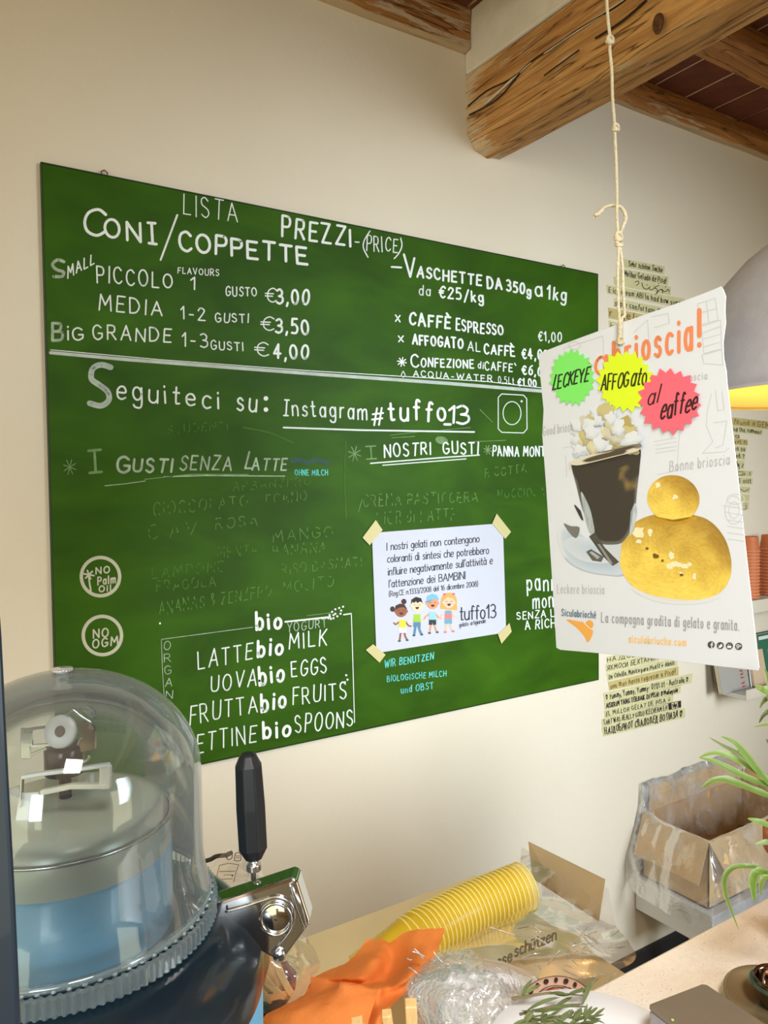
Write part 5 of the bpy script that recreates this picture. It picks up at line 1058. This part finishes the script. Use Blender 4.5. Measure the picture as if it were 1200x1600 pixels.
# ------------------------------------------------------------------ wooden sticks standing in a small tumbler
M_STK = mat('stick_wood', (226, 186, 128), .55, var=.12, scale=10, stretch=(30, 30, 2))
hc = PZ(655, 1745, 1.10); 
TB = thing('stick_tumbler', 'small clear tumbler holding the pale wooden sticks', 'tumbler', (hc.x, hc.y, 1.1005))
MB().lathe((hc.x, hc.y, 1.1005), [(.030, 0), (.032, .018), (.033, .028), (.031, .028), (.029, .004), (.001, .003)], 28, cap=False).build('glass', film('tumbler_glass', white=.05, gloss=.5, rough=.04, bump=0, edge=.8), TB, smooth=True)
for (px, py, px2, w_, lab) in ((642, 1566, 643, .0042, 'tallest pale wooden stick, in front of the bubble wrap'), (604, 1582, 605, .0035, 'middle pale wooden stick just right of the orange napkin'), (557, 1595, 561, .004, 'leftmost pale wooden stick, only its tip above the frame edge')):
    t = PD(px, py, .545); b = V((hc.x+(t.x-hc.x)*.45, hc.y+(t.y-hc.y)*.45, 1.106)); t = b.lerp(t, 1.0); up = (t-b).normalized(); s1 = up.cross(FW).normalized(); s2 = up.cross(s1)
    q = [b+s1*w_+s2*w_, b-s1*w_+s2*w_, b-s1*w_-s2*w_, b+s1*w_-s2*w_]
    o = MB().prism(q, t-b).build('wooden_stick', M_STK, None, bevel=.0009); tag(o, lab, 'stick'); centred(o)

# ------------------------------------------------------------------ white platter with herbs, decorated dish
pc_ = PZ(925, 1668, 1.125)
PLT = thing('white_platter', 'large white platter edge with herb sprigs, beside the grey device', 'platter', (pc_.x, pc_.y, 1.1))
rim = PZ(925, 1551, 1.13); rad = (V((rim.x, rim.y, 0))-V((pc_.x, pc_.y, 0))).length
print('platter', pc_, rad)
MB().lathe((pc_.x, pc_.y, 1.1005), [(rad*.55, 0), (rad*.62, .002), (rad*.97, .026), (rad, .030), (rad*.985, .032), (rad*.66, .010), (rad*.6, .008), (.001, .008)], 72, cap=False).build('plate', mat('porcelain', (242, 244, 250), .25, var=.01), PLT, smooth=True)
# herb sprigs
M_HB = mat('herb_green', (104, 116, 72), .6, var=.25, scale=60); M_HS = mat('herb_stem', (124, 112, 76), .7, var=.2)
random.seed(21)
def leaf(mb, a, t, n_, L_, w_, bend=.2, seg=6, cup=.0):
    a = V(a); t = V(t).normalized(); n_ = V(n_).normalized(); s = t.cross(n_).normalized(); vs = []
    for i in range(seg+1):
        u = i/seg; ww = w_*sin(pi*min(1, u*.92+.08))**.8*(1 if u < .95 else .3); c = a+t*L_*u+n_*(bend*L_*(u-u*u*1.6)); vs += [c+s*ww+n_*cup*ww, c, c-s*ww+n_*cup*ww]
    fs = []
    for i in range(seg): b = 3*i; fs += [(b, b+1, b+4, b+3), (b+1, b+2, b+5, b+4)]
    mb.add(vs, fs)
for k, (p0, p1, lab) in enumerate([((800, 1560), (917, 1556), 'longest herb sprig along the top of the white platter'), ((812, 1585), (918, 1573), 'second herb sprig on the platter with flat grey-green leaves'), ((815, 1598), (938, 1592), 'bushy herb sprig low on the white platter'), ((800, 1606), (925, 1604), 'lowest herb sprig half in the clear film')]):
    H_ = thing('herb_sprig', lab, 'herb', PZ(p1[0], p1[1], 1.135)); mb = MB(); ms = MB()
    a = PZ(p0[0], p0[1], 1.142); b = PZ(p1[0], p1[1], 1.136); t = b-a; ms.tube([a, a.lerp(b, .5)+V((0, 0, .004)), b], [.0012, .001, .0005], 6).build('stem', M_HS, H_, smooth=True)
    n = 6 if k < 2 else 38
    for i in range(n):
        u = random.random()*.95; base = a+t*u+V((0, 0, .003)); ang = random.uniform(-.9, .9); d = t.normalized(); s = V((-d.y, d.x, 0)); dr = d*cos(ang)+s*sin(ang)+V((0, 0, random.uniform(-.1, .5)))
        leaf(mb, base, dr, (random.uniform(-.3, .3), -.3, 1), random.uniform(.009, .018) if k >= 2 else random.uniform(.018, .034), .0013 if k >= 2 else .0018, random.uniform(-.2, .3))
    mb.build('leaves', M_HB, H_, smooth=True)
dd = PZ(880, 1563, 1.055)
DP = thing('decorated_dish', 'pinkish dish with dark painted spots peeking out above the platter', 'dish', (dd.x, dd.y, dd.z-.03))
c_ = PD(870, 1568, .80); u_ = (PD(926, 1568, .80)-c_); v_ = (PD(870, 1527, .835)-c_); n_ = u_.cross(v_).normalized()
if n_.dot(CAM-c_) < 0: n_ = -n_
ringp = lambda r_, k, o_: c_+u_*(r_*cos(k))+v_*(r_*sin(k))+n_*o_
vs = []; rs = [(1, .0), (.97, .002), (.8, -.001), (.6, -.005), (.3, -.007), (.01, -.007)]
for r_, o_ in rs: vs += [ringp(r_, 2*pi*k/48, o_) for k in range(48)]
fs = [(i*48+k, i*48+(k+1) % 48, (i+1)*48+(k+1) % 48, (i+1)*48+k) for i in range(len(rs)-1) for k in range(48)]
mesh('dish', vs, fs, mat('dish_glaze', (222, 186, 168), .3, var=.05), DP, True).modifiers.new('s', 'SOLIDIFY').thickness = .003
fd = lambda x, y, l_: c_+u_*x+v_*y+n_*(l_+.0008)
p = Print(fd, .001); p.ring(0, 0, .985, .985, .035, 48)
for k in range(18): a = k*pi/9+.2; p.ell(.84*cos(a), .84*sin(a), .055+.02*(k % 2), .10, a*0, 14)
p.stroke([(.62*cos(t), .62*sin(t)) for t in [2*pi*i/40 for i in range(41)]], .03); p.stroke(cr([(-.5, .1), (-.2, .5), (.1, .55), (.3, .3)], 5), .03); p.stroke(cr([(.05, .55), (.4, .5), (.5, .1)], 5), .03); p.build('painted_pattern', mat('dish_paint', (60, 36, 34), .4), DP)
p = Print(fd, .0006); p.ell(-.12, .34, .26, .2, .3); p.build('painted_pattern', mat('dish_red', (186, 96, 74), .4), DP)

# ------------------------------------------------------------------ grey device and round glass holder
zt = 1.155
gb = [PZ(1013, 1568, zt), PZ(1096, 1536, zt), PZ(1105, 1537, zt)]
e1 = PZ(1200, 1601, zt); GB = thing('grey_device', 'taupe grey flat device box with rounded corners on the counter, bottom right', 'device', (gb[0].x+.08, gb[0].y-.05, 1.1005))
ax = (gb[1]-gb[0]); bx_ = (e1-gb[2]).normalized()*.2
base = [gb[0]+V((.0, 0, 0)), gb[1], gb[2], gb[2]+bx_, gb[0]+bx_*1.0]
base = [V((q.x, q.y, 1.1005)) for q in base]
MB().prism(base, (0, 0, zt-.006-1.1005)).build('body', mat('device_lilac', (146, 138, 142), .45, var=.03), GB, bevel=.004, seg=3)
MB().prism([V((q.x, q.y, zt-.0058)) for q in base], (0, 0, .0058)).build('lid', mat('device_taupe', (118, 104, 88), .5, var=.05, scale=30), GB, bevel=.0022, seg=3)
led = PZ(1051, 1594, zt+.0004); MB().lathe(led, [(.0012, 0), (.0012, .0005)], 12).build('indicator', mat('led', (190, 220, 120), .3), GB)
g0 = PZ(1216, 1562, 1.112)
GH = thing('round_glass_holder', 'round smoky glass dish with a shiny metal cup in it, right edge', 'dish', (g0.x, g0.y, 1.1005))
rg = (PZ(1132, 1556, 1.112)-g0).length; print('dish r', rg)
MB().lathe((g0.x, g0.y, 1.1005), [(rg*.6, 0), (rg*.95, .006), (rg, .012), (rg*.98, .015), (rg*.90, .012), (rg*.5, .006), (.001, .006)], 64, cap=False).build('saucer', mat('smoky_glass', (128, 112, 82), .12, var=.25, scale=12, spec=.8), GH, smooth=True)
rc = rg*.46
M_CR = mat('chrome', (214, 214, 216), .07, 1.0, var=.0); M_CRB = mat('chrome_brushed', (206, 206, 206), .25, 1.0, var=.03)
MB().lathe((g0.x, g0.y, 1.108), [(rc*.7, 0), (rc*.95, .012), (rc, .022), (rc*.93, .026), (rc*.86, .022), (rc*.7, .006), (.001, .004)], 48, cap=False).build('metal_cup', mat('dark_chrome', (120, 100, 84), .12, 1.0, var=.05), GH, smooth=True)
MB().tube([V((g0.x+(rc+.001)*cos(t), g0.y+(rc+.001)*sin(t), 1.128)) for t in [2*pi*k/48 for k in range(48)]], .0022, 8, closed=True).build('green_rim', mat('green_glass', (52, 74, 60), .1, var=.1, spec=.8), GH, smooth=True)

# ------------------------------------------------------------------ spider plant at the right edge
def leafmat():
    m, nt, b, out = base_mat('spider_leaf'); N = nt.nodes.new; L = nt.links.new
    at = N('ShaderNodeAttribute'); at.attribute_name = 'print'; tc = N('ShaderNodeTexCoord'); n = N('ShaderNodeTexNoise'); n.inputs['Scale'].default_value = 40; L(tc.outputs['Object'], n.inputs['Vector'])
    mx = N('ShaderNodeMixRGB'); mx.blend_type = 'MULTIPLY'; mx.inputs[0].default_value = .35; L(at.outputs['Color'], mx.inputs[1]); L(n.outputs[0], mx.inputs[2]); L(mx.outputs[0], b.inputs['Base Color']); b.inputs['Roughness'].default_value = .4
    tl = N('ShaderNodeBsdfTranslucent'); L(mx.outputs[0], tl.inputs[0]); ms = N('ShaderNodeMixShader'); ms.inputs[0].default_value = .3; L(b.outputs[0], ms.inputs[1]); L(tl.outputs[0], ms.inputs[2]); L(ms.outputs[0], out.inputs[0]); return m
M_LF = leafmat()
crown = PD(1292, 1262, .80)
PL = thing('spider_plant', 'potted spider plant reaching in with arching striped leaves at the right edge', 'plant', (crown.x, crown.y, 1.1005))
MB().lathe((crown.x, crown.y, 1.1005), [(.038, 0), (.042, .004), (.056, .105), (.06, .107), (.06, .125), (.055, .125), (.052, .10), (.001, .098)], 36, cap=False).build('pot', mat('pot_terracotta', (170, 100, 70), .7, var=.08), PL, smooth=True)
MB().lathe((crown.x, crown.y, 1.1005+.1), [(.052, .008), (.02, .014), (.001, .016)], 20, cap=False).build('soil', mat('soil', (60, 44, 34), .95, var=.4, scale=120), PL)
def bladeP(pts, w_, c1=(122, 156, 66), c2=(178, 196, 128), nm='leaf'):
    P = [PD(*q) for q in cr([tuple(map(float, q)) for q in pts], 6)]; vs = []; cs = []; n = len(P)
    for i, p in enumerate(P):
        t = (P[min(i+1, n-1)]-P[max(i-1, 0)]).normalized(); vw = (CAM-p).normalized(); s = t.cross((vw*.8+V((0, 0, .5))).normalized()).normalized(); nn = s.cross(t).normalized()
        if nn.dot(vw) < 0: nn = -nn
        u = i/(n-1); ww = .66*w_*min(1, (1-u)*3.2)**.7*min(1, .45+u*1.6); ww = max(ww, .0002)
        for k in range(5): f = (k-2)/2; vs.append(p+s*ww*f+nn*(abs(f)**1.5*ww*.45)); cs.append(s2l(mixc(c1, c2, abs(f)**2*.9 if abs(f) > .6 else .1)))
    fs = [(i*5+k, i*5+k+1, i*5+k+6, i*5+k+5) for i in range(n-1) for k in range(4)]
    return mesh(nm, vs, fs, M_LF, PL, True, cs)
cw = (1292, 1262, .80)
bladeP([cw, (1240, 1262, .79), (1203, 1226, .78), (1182, 1203, .77), (1165, 1181, .765), (1146, 1160, .76), (1127, 1151, .76)], .0060)
bladeP([cw, (1245, 1258, .81), (1192, 1216, .80), (1171, 1195, .80), (1150, 1177, .80), (1129, 1165, .80), (1108, 1152, .80)], .0042, (128, 140, 76))
bladeP([cw, (1250, 1262, .80), (1208, 1224, .785), (1180, 1206, .775), (1152, 1189, .765), (1128, 1178, .76), (1108, 1178, .757), (1092, 1184, .755)], .0052, (136, 166, 78))
bladeP([cw, (1250, 1262, .79), (1205, 1232, .78), (1176, 1220, .765), (1150, 1208, .755), (1118, 1191, .75), (1092, 1184, .75)], .0060)
bladeP([cw, (1250, 1278, .78), (1202, 1246, .75), (1178, 1236, .74), (1154, 1226, .73), (1133, 1219, .725), (1112, 1221, .72), (1097, 1231, .72)], .0062, (118, 150, 60))
bladeP([cw, (1240, 1285, .74), (1208, 1292, .72), (1186, 1285, .71), (1168, 1279, .71)], .0055, (128, 164, 80))
bladeP([cw, (1240, 1305, .74), (1210, 1318, .72), (1196, 1317, .71), (1180, 1320, .71)], .0050, (150, 176, 120))
bladeP([cw, (1250, 1330, .74), (1202, 1362, .71), (1184, 1356, .705), (1165, 1354, .70), (1146, 1356, .70), (1133, 1370, .70), (1133, 1394, .70), (1141, 1420, .70), (1154, 1452, .70)], .0036, (112, 140, 52))
bladeP([cw, (1250, 1330, .72), (1205, 1364, .70), (1187, 1362, .69), (1177, 1372, .69), (1177, 1392, .69), (1179, 1409, .69)], .0055, (112, 150, 48))
bladeP([cw, (1250, 1335, .71), (1208, 1368, .69), (1194, 1372, .685), (1189, 1384, .685), (1189, 1399, .685)], .0036, (120, 150, 60))
bladeP([cw, (1250, 1180, .79), (1215, 1110, .78), (1199, 1086, .775), (1189, 1078, .77), (1179, 1072, .77)], .0085, (120, 152, 60))
bladeP([cw, (1255, 1170, .80), (1222, 1104, .80), (1202, 1092, .80), (1192, 1098, .80), (1187, 1107, .80)], .0038, (120, 130, 80))
bladeP([cw, (1255, 1190, .80), (1220, 1118, .80), (1204, 1112, .80), (1193, 1118, .80), (1186, 1130, .80)], .0042, (110, 122, 78))
bladeP([cw, (1250, 1190, .79), (1215, 1138, .785), (1202, 1132, .78), (1190, 1133, .78), (1178, 1136, .78)], .0036, (136, 150, 96))
bladeP([cw, (1250, 1185, .79), (1210, 1095, .79), (1200, 1060, .79), (1194, 1044, .79)], .0040, (128, 150, 76))
bladeP([cw, (1250, 1250, .80), (1212, 1182, .80), (1202, 1162, .80), (1197, 1155, .80)], .0034, (90, 110, 60))
for a in range(7):
    an = -1.1+a*.32; q0 = crown; tip = crown+V((cos(an)*.17, sin(an)*.12-.02, .03+.05*sin(a*2.1))); mid = crown.lerp(tip, .5)+V((0, 0, .09))
    P = [V(q) for q in cr([tuple(q0), tuple(mid), tuple(tip)], 8)]
    vs = []; cs = []
    for i, p in enumerate(P):
        t = (P[min(i+1, len(P)-1)]-P[max(i-1, 0)]).normalized(); s = t.cross(V((0, 0, 1))).normalized(); ww = .006*min(1, (1-i/(len(P)-1))*3)+.0003
        for f in (-1, 0, 1): vs.append(p+s*ww*f+V((0, 0, abs(f)*ww*.4))); cs.append(s2l(mixc((120, 154, 62), (178, 196, 128), abs(f))))
    mesh('leaf', vs, [(i*3+k, i*3+k+1, i*3+k+4, i*3+k+3) for i in range(len(P)-1) for k in range(2)], M_LF, PL, True, cs)
mb = MB(); mb.tube([crown, V((crown.x, crown.y, 1.21))], [.014, .018], 10); mb.build('crown', mat('crown_green', (120, 140, 80), .6), PL, smooth=True)

# ------------------------------------------------------------------ clear domed machine with lever
MX, MY = CAM.x+.115, CAM.y+.682; zr = 1.24
MC = thing('domed_bar_machine', 'navy and light blue bar machine with a clear dome, chrome arm and black lever', 'machine', (MX, MY, ZW))
M_NAVY = mat('machine_navy', (14, 32, 44), .28, var=.05, coat=.3); M_SKY = mat('machine_lightblue', (112, 176, 214), .35, var=.02, coat=.2)
c0 = V((MX, MY, 0))
MB().lathe(c0, [(.146, ZW+.001), (.155, ZW+.01), (.160, 1.0), (.1615, 1.172)], 80, cap=True).build('lower_housing', M_SKY, MC, smooth=True)
MB().lathe(c0, [(.1620, 1.168), (.1630, 1.185), (.160, 1.200), (.148, 1.215), (.132, 1.226), (.10, 1.229), (.001, 1.229)], 96, cap=False).build('upper_housing', M_NAVY, MC, smooth=True)
# ribbed clear ring
M_RING = film('clear_ring', tint=(226, 238, 240), white=.20, gloss=.25, rough=.06, bump=0, edge=.5, whitecol=(190, 208, 214), wvar=.2)
rf = lambda k, h: 1+(.009 if (k % 4) in (0, 1) else -.009)
MB().lathe(c0, [(.1195, 1.2295), (.1225, 1.2315), (.1225, 1.2445), (.1185, 1.2455)], 480, cap=False, rfun=rf).build('ribbed_ring', M_RING, MC)
MB().tube([c0+V((.1155*cos(t), .1155*sin(t), 1.249)) for t in [2*pi*k/96 for k in range(96)]], .003, 8, closed=True).build('dome_flange', M_RING, MC, smooth=True)
mb = MB()
for k in range(72):
    t = 2*pi*k/72; p = c0+V((.1185*cos(t), .1185*sin(t), 1.2465)); mb.lathe(p, [(.0004, 0), (.0022, .0008), (.0016, .0024), (.0002, .003)], 7)
mb.build('bead_row', M_RING, MC, smooth=True)
M_DOME = film('dome_plastic', tint=(246, 250, 250), white=.03, gloss=.16, rough=.03, noise_scale=9, bump=.03, edge=.75, whitecol=(205, 218, 220), wvar=.8)
zs0, bb_, rw = 1.352, .094, .112
dp = [(.1175, 1.246), (.1165, 1.255), (.1135, 1.27), (rw, 1.285), (rw, 1.32), (rw, zs0)]+[(rw*cos(a), zs0+bb_*sin(a)) for a in [radians(q) for q in range(8, 90, 6)]]+[(.001, zs0+bb_)]
MB().lathe(c0, dp, 96, cap=False).build('clear_dome', M_DOME, MC, smooth=True)
MB().lathe(c0, [(r*.975, 1.246+(h-1.246)*.985) for r, h in dp], 96, cap=False).build('dome_inner_skin', film('dome_inner', tint=(250, 252, 252), white=.01, gloss=.08, rough=.05, bump=0, edge=.5, whitecol=(200, 210, 212)), MC, smooth=True)
ap = c0+V((0, 0, zs0+bb_-.013)); MB().lathe(ap, [(.0085, 0), (.0085, .0005), (.0055, .003), (.0055, .013), (.0085, .014), (.0085, .0165), (.0, .0165)], 24, cap=False).build('dome_knob', film('knob_plastic', white=.35, gloss=.5, rough=.05, bump=0, edge=.8), MC, smooth=True)
# inside
MB().lathe(c0, [(.0855, 1.229), (.0855, 1.292), (.080, 1.296), (.001, 1.296)], 72, cap=False).build('inner_drum', M_SKY, MC, smooth=True)
MB().lathe(c0, [(.0835, 1.294), (.0845, 1.305), (.0845, 1.318), (.082, 1.325), (.078, 1.332), (.060, 1.338), (.001, 1.340)], 72, cap=False).build('bowl', mat('bowl_satin', (186, 190, 178), .3, .15, var=.06, scale=6), MC, smooth=True)
MB().tube([c0+V((.0852*cos(t), .0852*sin(t), 1.321)) for t in [2*pi*k/72 for k in range(72)]], .0016, 8, closed=True).build('bowl_rim', M_CRB, MC, smooth=True)
def dm(px, py, o=0): return PD(px, py, .60+o)
MB().lathe(V((MX, MY, 1.338)), [(.005, 0), (.005, .022), (.016, .023), (.016, .044), (.014, .047), (.001, .047)], 28, cap=False).build('drive_shaft', mat('shaft_dark', (74, 58, 62), .25, .4, var=.2, scale=20), MC, smooth=True)
# press cone: the big pale washer facing the room
wc = dm(95, 1143); wax = -(FW*.92-UP*.25+RT*.08).normalized()
MB().lathe(wc, [(.0125*.35, .0015), (.0135*.9, .003), (.0128, .0005), (.0128, -.003), (.0045, -.004), (.0042, .001)], 36, axis=wax, cap=False).build('washer', mat('washer_metal', (240, 242, 242), .35, .0, var=.03), MC, smooth=True)
MB().lathe(wc, [(.0044, -.006), (.0044, .0004), (.0, .0004)], 18, axis=wax, cap=False).build('washer_hub', mat('hub_brown', (120, 96, 92), .4, .3), MC)
def bar3(pts, w_, th, name, m, o=0, bev=.0006):
    """flat strip following a path, facing the camera"""
    P = [dm(px, py, o+(d[0] if d else 0)) for px, py, *d in pts]; mb = MB(); n = len(P); vs = []
    for i, p in enumerate(P):
        t = (P[min(i+1, n-1)]-P[max(i-1, 0)]).normalized(); s = t.cross(FW).normalized()*w_
        vs += [p+s, p-s, p-s+FW*th, p+s+FW*th]
    fs = [(i*4+k, i*4+(k+1) % 4, i*4+4+(k+1) % 4, i*4+4+k) for i in range(n-1) for k in range(4)]+[(3, 2, 1, 0), ((n-1)*4, (n-1)*4+1, (n-1)*4+2, (n-1)*4+3)]
    return mb.add(vs, fs).build(name, m, MC, bevel=bev, seg=1)
bar3([(40, 1138), (39, 1160), (40, 1186)], .0040, .0015, 'bracket_plate', M_CRB)
bar3([(36, 1142), (50, 1139), (75, 1136)], .0011, .002, 'bracket_arm', M_CR); bar3([(49, 1143), (48, 1164), (50, 1166), (75, 1164), (92, 1160)], .0010, .002, 'bracket_arm', M_CR); bar3([(36, 1184), (60, 1174), (72, 1170)], .0009, .002, 'bracket_arm', M_CR)
for pts in ([(104, 1117), (112, 1109), (118, 1112), (128, 1120), (141, 1128), (143, 1132), (140, 1138)], [(122, 1164), (125, 1156), (128, 1153)], [(126, 1192), (138, 1186), (139, 1180)]):
    mb = MB(); mb.tube([dm(*q) for q in cr([tuple(map(float, q)) for q in pts], 4)], .0011, 8); mb.build('spring_clip', M_CR, MC, smooth=True)
MB().prism([dm(*q) for q in ((127, 1104), (137, 1103), (148, 1112), (149, 1118), (142, 1123), (130, 1112))], FW*.004).build('cam_plate', M_CRB, MC, bevel=.001)
MB().prism([dm(*q) for q in ((118, 1130), (138, 1128), (147, 1140), (147, 1172), (126, 1176), (122, 1160), (128, 1150))], FW*.006).build('clip_block', mat('clip_bronze', (168, 140, 118), .2, .9, var=.1, scale=60), MC, bevel=.001)
# rectangular carrier frame
bar3([(32, 1216), (60, 1211), (110, 1205), (158, 1198), (169, 1197)], .0014, .006, 'carrier_frame', M_WHITE, .0)
bar3([(163, 1198), (163, 1215), (162, 1233)], .0042, .006, 'carrier_frame', mat('carrier_cream', (222, 218, 206), .35), .0005)
bar3([(62, 1240), (110, 1230), (168, 1230)], .0020, .006, 'carrier_frame', mat('carrier_cream2', (222, 218, 206), .35), .0)
bar3([(33, 1214), (32, 1240), (31, 1262)], .0010, .004, 'carrier_frame', M_CR, .0)
MB().prism([dm(*q, .004) for q in ((30, 1240), (60, 1238), (63, 1262), (54, 1284), (22, 1290))], FW*.002).build('dome_highlight', M_WHITE, MC, bevel=.001)  # white sheet standing in for the bright highlight seen in the dome
# chrome arm
DA = .665
def da(px, py, o=0): return PD(px, py, DA+o)
front = [(300, 1420), (330, 1413), (455, 1372), (461, 1373), (465, 1378), (484, 1438), (484, 1446), (446, 1497), (441, 1503), (433, 1503), (426, 1497), (395, 1480), (340, 1470), (300, 1470)]
MB().prism([da(*q) for q in front], FW*.0275-UP*.002).build('arm_body', M_CR, MC, bevel=.0022, seg=4, auto=None)
MB().prism([da(300, 1420, -.0006), da(330, 1414, -.0006), da(455, 1373, -.0006), da(457, 1377, -.0006), da(330, 1419, -.0006), da(300, 1425, -.0006)], FW*.0008).build('arm_edge_glint', mat('copper_reflect', (190, 160, 140), .15, 1.0), MC)  # coppery strip standing in for the reflection along the arm's upper rim
mb = MB(); mb.tube([da(431+23.5*cos(t), 1436+24.5*sin(t), -.001) for t in [2*pi*k/40 for k in range(40)]], .0018, 8, closed=True); mb.build('embossed_ring', M_CR, MC, smooth=True)
MB().lathe(da(431, 1436, .0), [(.0125, .0006), (.0120, .0009), (.001, .0009)], 32, axis=-FW, cap=False).build('ring_face', M_CR, MC, smooth=True)
mb = MB(); mb.tube([da(*q, -.001) for q in cr([(352, 1424), (380, 1417), (410, 1407), (430, 1401), (446, 1405), (457, 1416), (460, 1432), (457, 1448), (448, 1462), (438, 1474), (430, 1484), (425, 1489)], 4)], .0013, 8); mb.build('embossed_ridge', M_CR, MC, smooth=True)
mb = MB(); mb.tube([da(*q, -.001) for q in cr([(453, 1382), (457, 1400), (466, 1425), (476, 1452)], 4)], .0011, 8); mb.tube([da(*q, -.001) for q in ((455, 1380), (470, 1415), (479, 1446))], .0009, 8); mb.build('embossed_ridge', M_CR, MC, smooth=True)
mb = MB(); mb.tube([da(*q, -.0008) for q in ((354, 1416), (355, 1424), (359, 1423))], .0008, 6); mb.build('notch', M_DARK, MC)
sp = da(436.5, 1493, -.001); MB().lathe(sp, [(.0055, -.001), (.0055, .0012), (.0044, .0022), (.0, .0024)], 24, axis=-FW, cap=False).build('screw', M_CRB, MC, smooth=True)
mb = MB()
for a in (.5, .5+pi/2): mb.tube([sp-FW*.0026+RT*(.003*cos(a))+UP*(.003*sin(a)), sp-FW*.0026-RT*(.003*cos(a))-UP*(.003*sin(a))], .0006, 5)
mb.build('screw_cross', M_DARK, MC)
# body wedge running to the arm, navy with bright edge
MB().prism([da(*q, .004) for q in ((290, 1425), (334, 1433), (344, 1438), (392, 1484), (404, 1500), (409, 1520), (409, 1560), (290, 1560))], FW*.05).build('side_housing', M_NAVY, MC, bevel=.004, seg=3)
mb = MB(); mb.tube([da(*q, .001) for q in ((334, 1430), (346, 1436), (394, 1482), (404, 1497))], .0007, 6); mb.build('side_trim', M_CRB, MC, smooth=True)
# lever
DL = DA+.014
tp_, bt_ = PD(387, 1176, DL), PD(396.5, 1344, DL); axh = (tp_-bt_).normalized(); hl = (tp_-bt_).length
k1 = DL/FPX
HN = MB(); HN.lathe(bt_, [(10*k1, 0), (14*k1, hl*.02), (23.5*k1, hl*.12), (24*k1, hl*.5), (22*k1, hl*.88), (14*k1, hl*.975), (9*k1, hl)], 8, axis=axh)
HN.build('lever_grip', mat('grip_black', (26, 30, 34), .35, var=.03), MC, bevel=.0012, seg=3)
sh = PD(396, 1374, DL); MB().lathe(sh, [(4.2*k1, 0), (4.2*k1, (bt_-sh).length+.001)], 16, axis=(bt_-sh)).build('lever_shaft', M_CR, MC, smooth=True)
cl = PD(397, 1361, DL); MB().lathe(cl, [(9*k1, 0), (11.5*k1, 2*k1), (11.5*k1, 11*k1), (8*k1, 15*k1), (7*k1, 18*k1)], 24, axis=axh).build('lever_collar', M_CRB, MC, bevel=.0004)
MB().lathe(PD(402, 1379, DA+.006), [(6*k1, 0), (5*k1, 1.6*k1), (.0001, 2.2*k1)], 18, axis=UP, cap=False).build('lever_screw', M_CR, MC, smooth=True)
# ------------------------------------------------------------------ tall navy machine edge on the left
q = [(-90, 940, .36), (1, 955, .36), (4, 1000, .36), (14, 1200, .36), (25, 1400, .36), (34, 1600, .36), (40, 1760, .36), (-90, 1760, .36)]
o = MB().prism([PD(*t) for t in q], FW*.03-RT*.02).build('navy_panel', mat('panel_navy', (24, 42, 60), .4, var=.06, scale=10, coat=.3), None, bevel=.003, seg=3)
tag(o, 'tall dark navy machine panel cropped by the left edge of the frame', 'panel'); centred(o)
